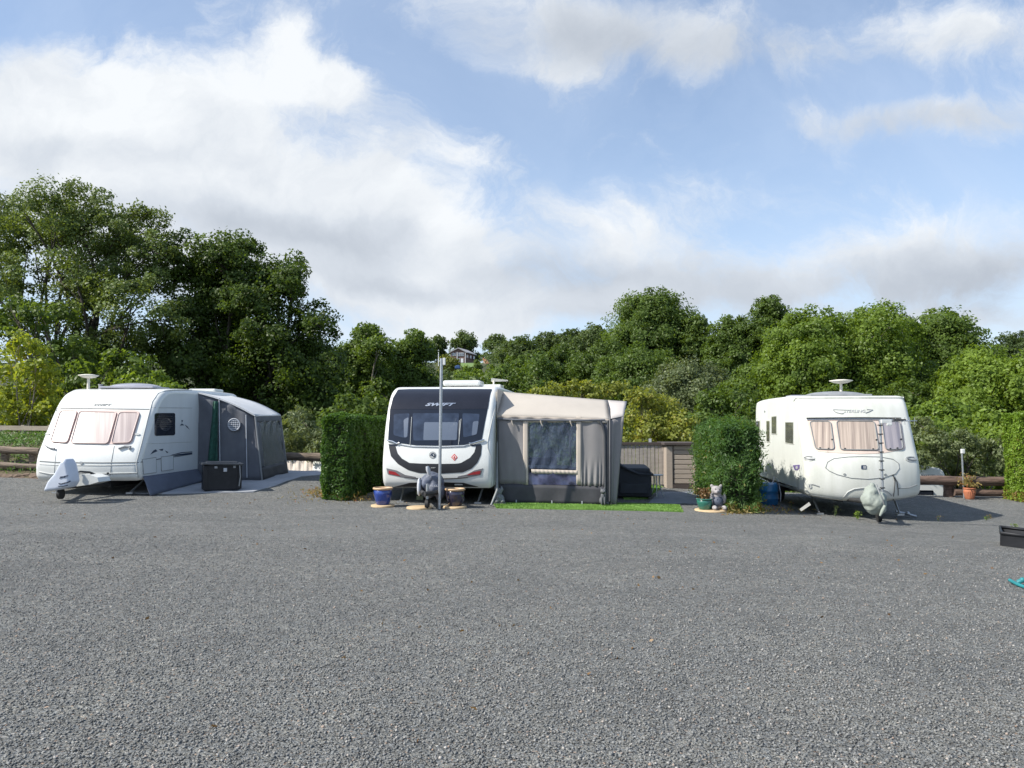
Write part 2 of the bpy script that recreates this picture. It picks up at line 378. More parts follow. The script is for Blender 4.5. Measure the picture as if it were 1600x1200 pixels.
LF = {
 'airy': leaf_mat('airy_ash_leaf', (0.076, 0.110, 0.033), (0.188, 0.256, 0.073), trans=.35),
 'oak': leaf_mat('dark_oak_leaf', (0.036, 0.062, 0.014), (0.110, 0.174, 0.030), trans=.45),
 'mid': leaf_mat('mid_green_leaf', (0.060, 0.102, 0.021), (0.157, 0.235, 0.045), trans=.45),
 'far': leaf_mat('far_green_leaf', (0.053, 0.083, 0.027), (0.127, 0.185, 0.054), trans=.45),
 'light': leaf_mat('light_green_leaf', (0.077, 0.130, 0.020), (0.222, 0.318, 0.048), trans=.45),
 'yellow': leaf_mat('yellowing_leaf', (.15, .20, .03), (.34, .40, .06), (.50, .42, .05), trans=.45),
 'gold': leaf_mat('olive_gold_leaf', (.105, .130, .026), (.28, .315, .065), (.33, .29, .06), trans=.45),
 'grey': leaf_mat('grey_green_leaf', (.085, .115, .05), (.215, .26, .12), trans=.4),
 'hedge': leaf_mat('laurel_hedge_leaf', (0.027, 0.065, 0.015), (0.094, 0.188, 0.033), trans=.45),
 'fir': leaf_mat('conifer_hedge_leaf', (0.034, 0.074, 0.024), (0.102, 0.198, 0.048), (0.264, 0.192, 0.072), trans=.45),
 'lime': leaf_mat('lime_hedge_leaf', (0.088, 0.154, 0.013), (0.209, 0.330, 0.033), (0.220, 0.143, 0.044), trans=.3),
 'grass': leaf_mat('grass_blade', (0.050, 0.100, 0.016), (0.130, 0.240, 0.040), trans=.3),
 'dry': leaf_mat('dry_straw', (0.140, 0.120, 0.040), (0.360, 0.280, 0.100), (0.360, 0.130, 0.050), trans=.3),
 'turf': leaf_mat('artificial_turf_blade', (.14, .26, .05), (.25, .43, .11), trans=.2),
 'brown': leaf_mat('brown_dead_leaf', (0.100, 0.050, 0.020), (0.260, 0.160, 0.070), trans=.2),
}
# ---------------------------------------------------------------- sky, sun
LDIR = Vector((1, .36, -.98)).normalized()
EL = math.asin(-LDIR.z); AZ = math.atan2(-LDIR.x, -LDIR.y)      # azimuth of the sun from +Y, clockwise
SUN_E = 5.0; SKY_S = .14; EXPO = 0.42
sl = bpy.data.lights.new('sun', 'SUN'); sl.energy = SUN_E; sl.angle = math.radians(.5); sl.color = (1, .95, .86)
so = bpy.data.objects.new('sun', sl); COL.objects.link(so); so.rotation_euler = LDIR.to_track_quat('-Z', 'Y').to_euler(); so.location = (-30, -10, 40)
wd = bpy.data.worlds.new('World'); scene.world = wd; wd.use_nodes = True
nt = wd.node_tree; nt.nodes.clear(); L = nt.links.new
out = nd(nt, 'ShaderNodeOutputWorld'); bg = nd(nt, 'ShaderNodeBackground'); bg.inputs[1].default_value = SKY_S; L(bg.outputs[0], out.inputs[0])
sky = nd(nt, 'ShaderNodeTexSky', sky_type='NISHITA'); sky.sun_disc = False; sky.sun_elevation = EL; sky.sun_rotation = AZ
sky.altitude = 100; sky.air_density = 1.0; sky.dust_density = .8; sky.ozone_density = 1.5
tc = nd(nt, 'ShaderNodeTexCoord'); sp = nd(nt, 'ShaderNodeSeparateXYZ'); L(tc.outputs['Generated'], sp.inputs[0])
def M(op, a, b=None, c=None, clamp=False):
    n = nd(nt, 'ShaderNodeMath', operation=op); n.use_clamp = clamp
    for i, q in enumerate((a, b, c)):
        if q is None: continue
        if isinstance(q, (int, float)): n.inputs[i].default_value = q
        else: L(q, n.inputs[i])
    return n.outputs[0]
yy = M('MAXIMUM', M('ABSOLUTE', sp.outputs['Y']), .22)
uu = M('DIVIDE', sp.outputs['X'], yy); vv = M('DIVIDE', sp.outputs['Z'], yy)
cb = nd(nt, 'ShaderNodeCombineXYZ'); L(uu, cb.inputs[0]); L(vv, cb.inputs[1])
def noise2(vec, scale, detail, rough=.55, dist=0, off=0):
    mp = nd(nt, 'ShaderNodeMapping'); mp.inputs['Location'].default_value = (off, off*.7, off); L(vec, mp.inputs[0])
    n = nd(nt, 'ShaderNodeTexNoise', i_Scale=scale, i_Detail=detail, i_Roughness=rough, i_Distortion=dist); L(mp.outputs[0], n.inputs['Vector']); return n
wn = noise2(cb.outputs[0], 3.6, 7, .6, 0, 3.1)
w1 = nd(nt, 'ShaderNodeVectorMath', operation='SUBTRACT'); L(wn.outputs['Color'], w1.inputs[0]); w1.inputs[1].default_value = (.5, .5, .5)
w2 = nd(nt, 'ShaderNodeVectorMath', operation='MULTIPLY'); L(w1.outputs[0], w2.inputs[0]); w2.inputs[1].default_value = (.22, .13, 0)
w3 = nd(nt, 'ShaderNodeVectorMath', operation='ADD'); L(cb.outputs[0], w3.inputs[0]); L(w2.outputs[0], w3.inputs[1])
PV = w3.outputs[0]
def blob(cx, cy, rx, ry, w, ang=0, acc=None):
    cx, cy, rx, ry = (cx-800)/F, (661-cy)/F, rx/F, ry/F; a = math.radians(-ang)
    s = nd(nt, 'ShaderNodeVectorMath', operation='SUBTRACT'); L(PV, s.inputs[0]); s.inputs[1].default_value = (cx, cy, 0)
    r = []
    for ex, ey, k in ((math.cos(a), math.sin(a), rx), (-math.sin(a), math.cos(a), ry)):
        d = nd(nt, 'ShaderNodeVectorMath', operation='DOT_PRODUCT'); L(s.outputs[0], d.inputs[0]); d.inputs[1].default_value = (ex/k, ey/k, 0)
        r.append(M('MULTIPLY', d.outputs['Value'], d.outputs['Value']))
    e = M('EXPONENT', M('MULTIPLY', M('ADD', r[0], r[1]), -1.0))
    return M('MULTIPLY_ADD', e, w, acc if acc is not None else 0.0)
acc = None                                    # cover:  x, y, rx, ry, weight, tilt  (angles of the sky, 1200 = 45 degrees)
for q in [(60,170,210,110,1.1,8),(300,150,190,100,1.0,0),(470,110,110,55,.75,10),(120,300,330,110,1.1,0),(430,300,230,90,.85,12),
          (600,330,170,80,.95,14),(690,400,170,55,.75,10),(560,430,220,40,.7,6),(745,235,75,36,.50,10),(430,40,40,40,.5,0),
          (520,110,60,30,.45,0),(1020,30,330,70,1.05,4),(1500,40,150,55,.9,-8),(1380,185,200,30,.72,-4),(1560,190,120,40,.7,0),
          (1250,430,330,55,.85,-3),(1530,430,180,90,.8,-6),(980,470,200,30,.5,-8),(800,480,220,35,.5,0),(1450,510,300,30,.6,0),
          (690,520,180,25,.5,0),(1080,330,260,60,.42,-8),(1500,330,160,40,.3,-20),(760,340,60,50,.35,20),(960,400,120,40,.3,0),(860,95,120,30,.45,10),(250,430,300,70,.7,0),(640,210,60,30,.3,0)]:
    acc = blob(*q, acc=acc)
fn = noise2(PV, 5.0, 11, .68, .5, 1.7).outputs['Fac']
gen = noise2(tc.outputs['Generated'], 2.2, 6, .55, .3, 9.2).outputs['Fac']        # cover over the rest of the sky
front = nd(nt, 'ShaderNodeMapRange', interpolation_type='SMOOTHSTEP', i_From_Min=.25, i_From_Max=.5); L(sp.outputs['Y'], front.inputs[0])
genc = M('MULTIPLY', M('SUBTRACT', 1.0, front.outputs[0]), M('MULTIPLY_ADD', gen, 4.0, -2.7))
dens = M('ADD', M('MULTIPLY_ADD', M('SUBTRACT', fn, .5), 2.3, M('MULTIPLY', acc, front.outputs[0])), genc)
cm = nd(nt, 'ShaderNodeMapRange', interpolation_type='SMOOTHSTEP', i_From_Min=.16, i_From_Max=1.02); L(dens, cm.inputs[0])
sh = None                                     # where the clouds are thick and seen from below: grey
for q in [(250,340,260,40,.55,6),(480,370,170,36,.75,10),(640,360,60,28,.5,0),(620,440,160,18,.45,6),(200,240,170,30,.28,4),(60,250,120,40,.3,0),
          (1080,60,320,60,.9,4),(1560,60,130,40,.45,0),(1480,190,220,36,.8,-4),(1300,450,360,60,.75,-3),(1540,450,200,90,.75,0),
          (940,430,100,25,.6,0),(820,420,80,25,.35,0),(960,500,120,25,.35,0),(300,470,300,60,.6,0),(900,20,160,40,.3,0)]:
    sh = blob(*q, acc=sh)
f2 = noise2(PV, 5.2, 8, .62, .3, 5.3).outputs['Fac']
shm = M('MULTIPLY_ADD', M('SUBTRACT', f2, .45), 1.3, M('MULTIPLY', sh, .8), True)
ccol = ramp(nt, shm, [(0, (.70, .725, .75)), (.45, (.52, .56, .615)), (1, (.39, .43, .49))])
cs = nd(nt, 'ShaderNodeVectorMath', operation='SCALE'); L(ccol, cs.inputs[0]); cs.inputs['Scale'].default_value = 1/SKY_S
veil = noise2(PV, 2.0, 7, .6, .8, 7.7).outputs['Fac']            # thin high veil over the blue
vh = nd(nt, 'ShaderNodeMapRange', i_From_Min=.35, i_From_Max=0.0, i_To_Min=0.0, i_To_Max=.42); L(vv, vh.inputs[0])
vm = M('ADD', M('MULTIPLY_ADD', veil, .75, -.08), vh.outputs[0], None, True)
vcol = nd(nt, 'ShaderNodeMix', data_type='RGBA'); L(vm, vcol.inputs[0]); L(sky.outputs[0], vcol.inputs[6]); vcol.inputs[7].default_value = (.50/SKY_S, .60/SKY_S, .76/SKY_S, 1)
mxs = nd(nt, 'ShaderNodeMix', data_type='RGBA'); L(cm.outputs[0], mxs.inputs[0]); L(vcol.outputs[2], mxs.inputs[6]); L(cs.outputs[0], mxs.inputs[7])
L(mxs.outputs[2], bg.inputs[0])
scene.view_settings.view_transform = 'Standard'; scene.view_settings.look = 'None'; scene.view_settings.exposure = EXPO; scene.view_settings.gamma = 1
scene.cycles.max_bounces = 8; scene.cycles.transparent_max_bounces = 12; scene.cycles.sample_clamp_indirect = 6
# ---------------------------------------------------------------- ground
def grid_obj(name, xs, ys, zf, mat, **kw):
    X, Y = np.meshgrid(xs, ys); Z = zf(X, Y); nx, ny = len(xs), len(ys)
    V = np.stack([X, Y, Z], -1).reshape(-1, 3); i = np.arange(nx*ny).reshape(ny, nx)
    Fq = np.stack([i[:-1, :-1], i[:-1, 1:], i[1:, 1:], i[1:, :-1]], -1).reshape(-1, 4)
    o = link(name, fast_mesh(name, V, Fq)); o.data.materials.append(mat); o.data.polygons.foreach_set('use_smooth', np.ones(len(Fq), bool))
    ORG[o.name] = Vector((0, 0, 0)); return tag(o, **kw)
def fast_mesh(name, V, Q, tint=None):
    me = bpy.data.meshes.new(name); V = np.asarray(V, np.float32); Q = np.asarray(Q, np.int32); k = Q.shape[1]
    me.vertices.add(len(V)); me.vertices.foreach_set('co', V.ravel())
    me.loops.add(Q.size); me.loops.foreach_set('vertex_index', Q.ravel())
    me.polygons.add(len(Q)); me.polygons.foreach_set('loop_start', np.arange(0, Q.size, k, dtype=np.int32))
    if tint is not None:
        a = me.attributes.new('tint', 'FLOAT', 'POINT'); a.data.foreach_set('value', np.asarray(tint, np.float32))
    me.update(calc_edges=True); me.validate(); return me
# gravel
m, gt, b = NT('grey_gravel'); Lg = gt.links.new
tcg = nd(gt, 'ShaderNodeTexCoord'); PO = tcg.outputs['Object']
wz = nd(gt, 'ShaderNodeTexNoise', i_Scale=30, i_Detail=2); Lg(PO, wz.inputs['Vector'])
ms = nd(gt, 'ShaderNodeVectorMath', operation='MULTIPLY_ADD'); Lg(wz.outputs['Color'], ms.inputs[0]); ms.inputs[1].default_value = (.02, .02, .02); Lg(PO, ms.inputs[2])
vo = nd(gt, 'ShaderNodeTexVoronoi', feature='F1', i_Scale=78.0, i_Randomness=1.0); Lg(ms.outputs[0], vo.inputs['Vector'])
vb = nd(gt, 'ShaderNodeTexVoronoi', feature='F1', i_Scale=30.0); Lg(ms.outputs[0], vb.inputs['Vector'])
sepc = nd(gt, 'ShaderNodeSeparateColor'); Lg(vo.outputs['Color'], sepc.inputs[0])
stonec = ramp(gt, sepc.outputs[0], [(0, (.178, .181, .175)), (.55, (.228, .232, .224)), (.95, (.288, .290, .278)), (.988, (.34, .335, .32)), (.997, (.50, .48, .45))])
hue = ramp(gt, sepc.outputs[1], [(0, (1, .96, .9)), (.5, (1, 1, 1)), (.96, (.93, .98, 1.05)), (.992, (1.35, 1.0, .8))])
mu = nd(gt, 'ShaderNodeMix', data_type='RGBA', blend_type='MULTIPLY'); mu.inputs[0].default_value = 1; Lg(stonec, mu.inputs[6]); Lg(hue, mu.inputs[7])
big = nd(gt, 'ShaderNodeTexNoise', i_Scale=.7, i_Detail=8, i_Roughness=.72, i_Distortion=.8); Lg(PO, big.inputs['Vector'])
bc = ramp(gt, big.outputs['Fac'], [(.3, (.84, .85, .86)), (.5, (1, 1, 1)), (.7, (1.12, 1.11, 1.08))])
mu2 = nd(gt, 'ShaderNodeMix', data_type='RGBA', blend_type='MULTIPLY'); mu2.inputs[0].default_value = 1; Lg(mu.outputs[2], mu2.inputs[6]); Lg(bc, mu2.inputs[7])
spb = nd(gt, 'ShaderNodeSeparateColor'); vc = nd(gt, 'ShaderNodeTexVoronoi', feature='F1', i_Scale=19.0); Lg(ms.outputs[0], vc.inputs['Vector']); Lg(vc.outputs['Color'], spb.inputs[0])
c3 = ramp(gt, spb.outputs[0], [(0, (.84, .84, .84)), (.5, (1, 1, 1)), (.92, (1.08, 1.08, 1.07)), (1, (1.35, 1.33, 1.28))])
mu3 = nd(gt, 'ShaderNodeMix', data_type='RGBA', blend_type='MULTIPLY'); mu3.inputs[0].default_value = 1; Lg(mu2.outputs[2], mu3.inputs[6]); Lg(c3, mu3.inputs[7])
mpt = nd(gt, 'ShaderNodeMapping'); mpt.inputs['Rotation'].default_value = (0, 0, .5); mpt.inputs['Scale'].default_value = (.22, 1.5, 1); Lg(PO, mpt.inputs[0])
trk = nd(gt, 'ShaderNodeTexNoise', i_Scale=.8, i_Detail=4, i_Roughness=.6, i_Distortion=1.2); Lg(mpt.outputs[0], trk.inputs['Vector'])   # wheel worn lanes
c4 = ramp(gt, trk.outputs['Fac'], [(.36, (.93, .93, .93)), (.5, (1, 1, 1)), (.66, (1.05, 1.05, 1.04))])
mu4 = nd(gt, 'ShaderNodeMix', data_type='RGBA', blend_type='MULTIPLY'); mu4.inputs[0].default_value = 1; Lg(mu3.outputs[2], mu4.inputs[6]); Lg(c4, mu4.inputs[7])
Lg(mu4.outputs[2], b.inputs['Base Color']); b.inputs['Roughness'].default_value = .9; b.inputs['Specular IOR Level'].default_value = .25
hb = nd(gt, 'ShaderNodeMath', operation='MULTIPLY_ADD'); Lg(vb.outputs['Distance'], hb.inputs[0]); hb.inputs[1].default_value = .8; Lg(vo.outputs['Distance'], hb.inputs[2])
mid = nd(gt, 'ShaderNodeTexNoise', i_Scale=11, i_Detail=6, i_Roughness=.6); Lg(PO, mid.inputs['Vector'])
bp0 = nd(gt, 'ShaderNodeBump', i_Strength=1.0, i_Distance=.13); Lg(mid.outputs['Fac'], bp0.inputs['Height'])
bp = nd(gt, 'ShaderNodeBump', invert=True, i_Strength=1.0, i_Distance=.016); Lg(hb.outputs[0], bp.inputs['Height']); Lg(bp0.outputs[0], bp.inputs['Normal']); Lg(bp.outputs[0], b.inputs['Normal'])
W['gravel'] = m
def yard_z(X, Y):
    Z = gzn(X, np.minimum(Y, 24))
    return Z+np.where(Y > 21.4, -(Y-21.4)*.6, 0)
grid_obj('gravel_yard', np.linspace(-24, 24, 97), np.concatenate([np.linspace(-14, 0, 15), np.linspace(.5, 22.2, 60)]), yard_z, W['gravel'], kind='structure')
# loose chippings lying proud of the surface in the nearer part of the yard
n = 60000; Y = 2.4+8.6*RNG.uniform(0, 1, n)**1.5; X = RNG.uniform(-.76, .76, n)*Y; Z = gzn(X, Y)
oc = np.array([(1,0,0),(0,1,0),(-1,0,0),(0,-1,0),(0,0,1),(0,0,-1)], float); of = np.array([(0,1,4),(1,2,4),(2,3,4),(3,0,4),(1,0,5),(2,1,5),(3,2,5),(0,3,5)])
sz = RNG.uniform(.006, .0125, (n, 1, 1))*RNG.uniform(.6, 1.2, (n, 1, 3)); V = oc[None]*RNG.uniform(.7, 1.2, (n, 6, 1))*sz
a1 = RNG.uniform(0, 6.28, n); a2 = RNG.normal(0, .5, n); c1, s1, c2, s2 = np.cos(a1)[:, None], np.sin(a1)[:, None], np.cos(a2)[:, None], np.sin(a2)[:, None]
x_, y_, z_ = V[..., 0], V[..., 1], V[..., 2]*.8; y_, z_ = y_*c2-z_*s2, y_*s2+z_*c2; x_, y_ = x_*c1-y_*s1, x_*s1+y_*c1
V = np.stack([x_+X[:, None], y_+Y[:, None], z_+Z[:, None]+.003], -1).reshape(-1, 3); Q = (of[None]+6*np.arange(n)[:, None, None]).reshape(-1, 3)
m, st, b = NT('grey_chippings'); at = nd(st, 'ShaderNodeAttribute', attribute_name='tint')
st.links.new(ramp(st, at.outputs['Fac'], [(0, (.10, .102, .10)), (.5, (.18, .183, .178)), (.94, (.245, .245, .238)), (.97, (.40, .385, .36)), (1, (.30, .22, .17))]), b.inputs['Base Color']); b.inputs['Roughness'].default_value = .9; b.inputs['Specular IOR Level'].default_value = .25
me = fast_mesh('loose_chippings', V, Q, np.repeat(RNG.uniform(0, 1, n), 6)); me.materials.append(m); o = link('loose_chippings', me); ORG[o.name] = Vector((0, 0, 0))
tag(o, 'loose grey stone chippings strewn over the nearer gravel', 'gravel', kind='stuff')
W['scrub'] = pm('scrub_ground', (.035, .05, .018), .95, .5, .8, bump=.4, bscale=3, col2=(.075, .085, .03))
tx = np.concatenate([np.linspace(-1200, -130, 12), np.linspace(-110, 110, 67), np.linspace(130, 1200, 12)])
ty = np.concatenate([np.linspace(-400, 15, 8), np.linspace(18, 26, 17), np.linspace(27, 60, 25), np.linspace(65, 360, 50), np.linspace(420, 1500, 10)])
grid_obj('hillside', tx, ty, np.vectorize(tz), W['scrub'], kind='structure')
# ---------------------------------------------------------------- leaves
def unit(v): return v/np.maximum(np.linalg.norm(v, axis=1, keepdims=True), 1e-9)
def rdir(n): return unit(RNG.normal(size=(n, 3)))
def leaf_geo(P, N, L_, W_, fold=.15):
    n = len(P); t = unit(np.cross(N, rdir(n))); s = np.cross(N, t)
    l = L_*RNG.uniform(.65, 1.25, (n, 1)); w = W_*RNG.uniform(.7, 1.2, (n, 1))
    V = np.stack([P-t*l*.5, P+s*w*.5+N*w*fold, P+t*l*.5, P-s*w*.5+N*w*fold], 1)
    return V.reshape(-1, 3), np.arange(4*n).reshape(-1, 4)
def leaf_obj(name, P, N, tint, L_, W_, mat, parent=None, org=None, **kw):
    O = ORG[parent.name] if parent is not None else Vector(org)
    V, Q = leaf_geo(P, N, L_, W_)
    me = fast_mesh(name, V-np.array(O), Q, np.repeat(np.clip(tint, 0, 1), 4)); me.materials.append(mat)
    o = link(name, me, parent)
    if parent is None: o.location = O
    ORG[o.name] = O; return tag(o, **kw)
def lobe_leaves(c, R, leafL, leafW, cover=1.4, up=.35, squash=.85, subk=.36, loose=.0, tb=.5):
    c = np.array(c); ns = max(6, int(18*cover)); d = rdir(ns*2); d = d[d[:, 2] > -.75][:ns]
    sc = c+d*np.array([1, 1, squash])*R*(.5+(.55+loose)*RNG.uniform(0, 1, (len(d), 1))**.7); rs = R*subk*RNG.uniform(.65, 1.35, len(d))
    tot = int(4*math.pi*R*R*cover/(leafL*leafW*.5)); k = max(8, tot//len(d))
    Ps = []; Ns = []; T = []
    for q, r in zip(sc, rs):
        e = rdir(k); rad = RNG.uniform(.25, 1, (k, 1))**.45*(1+.42*RNG.uniform(0, 1, (k, 1))**3); ax = RNG.uniform(.7, 1.35, 3)
        Ps.append(q+e*np.array([1, 1, .8])*ax*r*rad)
        o = unit(q-c+e*r*.8+np.array([0, 0, up*R])); Ns.append(unit(o*.75+rdir(k)*.62)); T.append(np.full(k, RNG.normal(tb, .13))+RNG.normal(0, .13, k))
    return np.concatenate(Ps), np.concatenate(Ns), np.concatenate(T)
def limb(mb, a, b, r0, r1, sag=.1, n=5):
    a, b = Vector(a), Vector(b); L_ = (b-a).length; pts = []
    j = Vector((random.uniform(-1, 1), random.uniform(-1, 1), random.uniform(-.2, .8)))*L_*sag
    for i in range(n+1):
        t = i/n; pts.append(a.lerp(b, t)+j*math.sin(math.pi*t)+Vector((0, 0, L_*.06*math.sin(math.pi*t))))
    mb.tube(pts, [r0+(r1-r0)*i/n for i in range(n+1)], 6, False); return pts
def tree(name, label, y, lobes, species, base=None, leaf=(.2, .13), cover=1.4, djit=1.0, trunk=.2, bark='bark', stems=1, group=None, twig=True, loose=0, cat='tree', tb=.5, fill=True, grow=1.0):
    """lobes: (px, py, radius in px) as seen from the yard, spread in depth about y"""
    k = y/F; C = []
    for q in lobes:
        yy_ = y+random.uniform(-1, 1)*djit*max(1.2, q[2]*k) + (q[3] if len(q) > 3 else 0)
        C.append((wp(q[0], q[1], yy_), q[2]*grow*yy_/F))
    if fill:                              # the far side of the crown, which the photo cannot show
        mc = sum((c for c, r in C), Vector())/len(C)
        for c, r in list(C)[::3]: C.append((Vector((c.x*.6+mc.x*.4, c.y+1.3*r, c.z-.1*r)), r*.9))
    bx = sum(c.x for c, r in C)/len(C) if base is None else wp(base, 660, y).x
    bz = tz(bx, y)
    e = empty(name, (bx, y, bz), label, cat, group)
    P, N, T = zip(*[lobe_leaves(c, r, leaf[0], leaf[1], cover, loose=loose, tb=tb) for c, r in C])
    leaf_obj('crown', np.concatenate(P), np.concatenate(N), np.concatenate(T), leaf[0], leaf[1], LF[species], e)
    mb = MB(); zs = sorted(c.z for c, r in C); fz = bz+(zs[0]-bz)*.75 if zs[0] > bz+1 else bz+.4
    tops = []
    for s in range(stems):
        a = 2*math.pi*s/stems; sx = bx+(.35*stems*trunk*3*math.cos(a) if stems > 1 else 0)
        p = limb(mb, (sx, y+.3*math.sin(a), bz-.3), (sx+(random.uniform(-1, 1)+math.cos(a))*.35*(stems > 1), y+math.sin(a)*.4, fz), trunk, trunk*.72, .04)
        tops.append(p[-1])
    for i, (c, r) in enumerate(C):
        t = tops[i % stems]; p = limb(mb, t, c, trunk*.5, trunk*.12, .12, 6)
        if twig:
            for _ in range(5): limb(mb, p[random.randint(3, 6)], c+Vector(rdir(1)[0])*r*.85, trunk*.16, trunk*.03, .1, 3)
    mb.build('trunk', W[bark], e)
    return e
def auto_lobes(px, top, hw, bot, n, rk=.36, seed=0):
    rk *= 1.28
    R = random.Random(seed*31+int(px)); out = []; cy = (top+bot)/2; hh = (bot-top)/2; r0 = min(hw, hh)*rk
    for i in range(n):
        a = 2*math.pi*i/n+R.uniform(-.3, .3)-math.pi/2; q = R.uniform(.7, 1) if i % 3 else R.uniform(0, .5); r = r0*R.uniform(.8, 1.25)
        x = px+math.cos(a)*(hw-r)*q; y_ = cy+math.sin(a)*(hh-r)*q; out.append((x, y_, r, -abs(R.gauss(0, 1))*r*.02 if q > .6 else -r*.035))
    out.append((px+R.uniform(-.15, .15)*hw, top+r0*.9, r0*.9, 0))
    for i in range(3): out.append((px+(i-1)*hw*.6, bot+(bot-top)*.02, r0*1.1, -r0*.01))
    return out
TREES = [
 # name, label, depth, lobes, species, options
 ('ash_tree', 'tall airy tree with sky showing through, highest tree at the left edge', 36,
  [(40,338,46),(95,325,36),(148,335,44),(215,358,44),(10,380,52),(95,395,50),(170,410,52),(238,395,34),(30,452,46),(120,470,42),(205,480,46),(245,440,34),(-35,330,55),(-50,430,60),(70,520,40),(190,540,46),(130,560,44),(250,500,34)],
  'airy', dict(base=110, grow=1.08, leaf=(.15, .095), cover=.82, trunk=.20, stems=5, loose=.32, djit=1.2)),
 ('oak_tree', 'big dark green oak with lumpy crown behind the grey awning', 38,
  [(285,408,34),(345,412,38),(372,395,28),(318,460,44),(372,455,42),(425,432,40),(455,442,26),(410,500,48),(300,510,44),(350,540,52),(490,505,30),(470,560,46),(420,570,54),(505,575,30),(300,580,46),(380,610,50),(480,615,44),(330,640,44),(430,650,44),(265,640,40),(275,545,36),(500,640,34)],
  'oak', dict(base=390, grow=1.12, leaf=(.165, .115), cover=1.75, trunk=.35, djit=.9, loose=.15)),
 ('young_tree', 'small yellow tinged tree at the left edge above the plank fence', 25,
  [(30,540,24),(8,575,28),(55,580,28),(25,620,34),(70,630,28),(-10,640,34),(40,665,30),(75,600,20)],
  'yellow', dict(base=30, leaf=(.15, .10), cover=1.0, trunk=.06, bark='barkpale', stems=2)),
 ('sycamore_tree', 'mid green tree in the dip between tall airy tree and yellow tree', 31,
  [(20,490,32),(-20,510,40),(60,500,26),(110,560,38),(150,590,38),(200,580,36),(120,620,40),(180,630,40),(95,650,36),(230,610,32)],
  'mid', dict(base=120, leaf=(.2, .13), cover=1.0, trunk=.14)),
 ('elder_bush', 'yellow green bush showing over the roof of the left caravan', 27,
  [(215,605,22),(245,600,20),(190,612,20),(265,612,20),(230,630,26),(280,635,24),(320,640,22),(170,640,26)],
  'light', dict(leaf=(.15, .10), cover=1.0, trunk=.05, stems=3, cat='bush')),
 ('conifer_bush', 'grey green feathery bush just right of the grey awning', 26,
  [(462,650,13),(458,668,20),(448,690,24),(480,680,20),(497,690,20),(470,705,26),(436,705,22),(505,710,18)],
  'grey', dict(leaf=(.2, .045), cover=1.3, trunk=.05, stems=3, cat='bush', loose=.3)),
 ('field_maple', 'leafy mid green tree left of the white and black caravan roof', 47, auto_lobes(570,500,58,690,15,.34,1), 'mid', dict(leaf=(.19, .12), cover=1.6, trunk=.2, bark='barkpale')),
 ('field_maple', 'rounded mid green tree right behind the metal pole', 50, auto_lobes(642,512,52,690,15,.34,2), 'mid', dict(leaf=(.19, .12), cover=1.6, trunk=.2)),
 ('hill_tree', 'small dark round tree on the skyline left of the brick house', 300, auto_lobes(683,522,20,556,9,.4,3), 'far', dict(leaf=(.9, .6), cover=1.2, trunk=.4, twig=False, tb=.35)),
 ('hill_tree', 'domed tree on the skyline directly behind the brick house', 296, auto_lobes(726,515,26,556,11,.4,4), 'far', dict(leaf=(.9, .6), cover=1.2, trunk=.4, twig=False)),
 ('hill_tree', 'domed tree on the skyline right of the brick house', 285, auto_lobes(775,519,22,560,10,.4,5), 'far', dict(leaf=(.9, .6), cover=1.2, trunk=.4, twig=False, tb=.55)),
 ('garden_bush', 'reddish brown tinged bush left of the brick house', 190, auto_lobes(700,553,22,592,8,.4,6), 'gold', dict(leaf=(.6, .4), cover=1.1, trunk=.2, twig=False, cat='bush', tb=.3)),
 ('garden_bush', 'yellow green bush below the lawn of the brick house', 120, auto_lobes(733,572,34,625,11,.36,7), 'light', dict(leaf=(.4, .26), cover=1.1, trunk=.15, twig=False, cat='bush', tb=.45)),
 ('garden_bush', 'green bush between the brick house and the orange roof', 165, auto_lobes(745,562,8,585,6,.5,8), 'mid', dict(leaf=(.4, .26), cover=1.1, trunk=.1, twig=False, cat='bush')),
]
def hill(px, top, hw, bot, y, sp, label, n=12, **kw):
    hw *= 1.12; n += 4
    s = y/F; o = dict(leaf=(max(.17, .0027*y+.06), max(.11, .0018*y+.04)), cover=1.6, trunk=.25, twig=y < 60, loose=.28); o.update(kw)
    TREES.append(('woodland_tree', label, y, auto_lobes(px, top, hw, bot, n, .36, len(TREES)), sp, o))
hill(815,525,34,590,175,'far','woodland tree on the ridge just right of the brick house')
hill(858,518,26,560,200,'far','low woodland tree on the far ridge, second right of the house',9)
hill(890,515,24,560,195,'far','low woodland tree on the far ridge left of the great dome',9, tb=.4)
hill(930,508,30,575,160,'far','woodland tree on the ridge touching the left foot of the great dome',10)
hill(812,555,50,640,110,'mid','woodland tree below the far ridge behind the caravan satellite dish',12, tb=.4)
hill(880,540,48,640,95,'oak','dark woodland tree above the left end of the beige awning roof',13, tb=.6)
hill(945,535,45,640,90,'oak','dark woodland tree above the middle of the beige awning roof',13, tb=.65)
hill(1020,455,66,600,105,'mid','great dome crowned tree standing highest on the middle ridge',17, tb=.42)
hill(1092,492,26,590,100,'mid','narrow tree leaning on the right side of the great dome tree',10, tb=.35)
hill(1000,540,62,650,75,'mid','broad woodland tree in front of the great dome tree',15, tb=.42)
hill(1150,494,45,600,90,'mid','woodland tree between great dome and tall knobbed tree',12, tb=.4)
hill(1203,465,30,560,88,'mid','tall knobbed tree on the ridge left of the bright green trees',11, tb=.35)
hill(1075,560,70,690,60,'grey','dull grey green tree right of the yellow bush',15, tb=.3)
hill(1180,560,50,690,52,'mid','shaded tree behind the right hedge',13)
hill(1265,483,72,680,45,'light','bright green tree above the left end of the right caravan',18, bark='barkpale', tb=.42)
hill(1375,475,72,690,46,'light','bright green ragged topped tree above the satellite dish of right caravan',20, bark='barkpale', tb=.42, loose=.15)
hill(1480,483,52,640,48,'mid','tall rounded tree at the right end of the bright tree row',14, tb=.55)
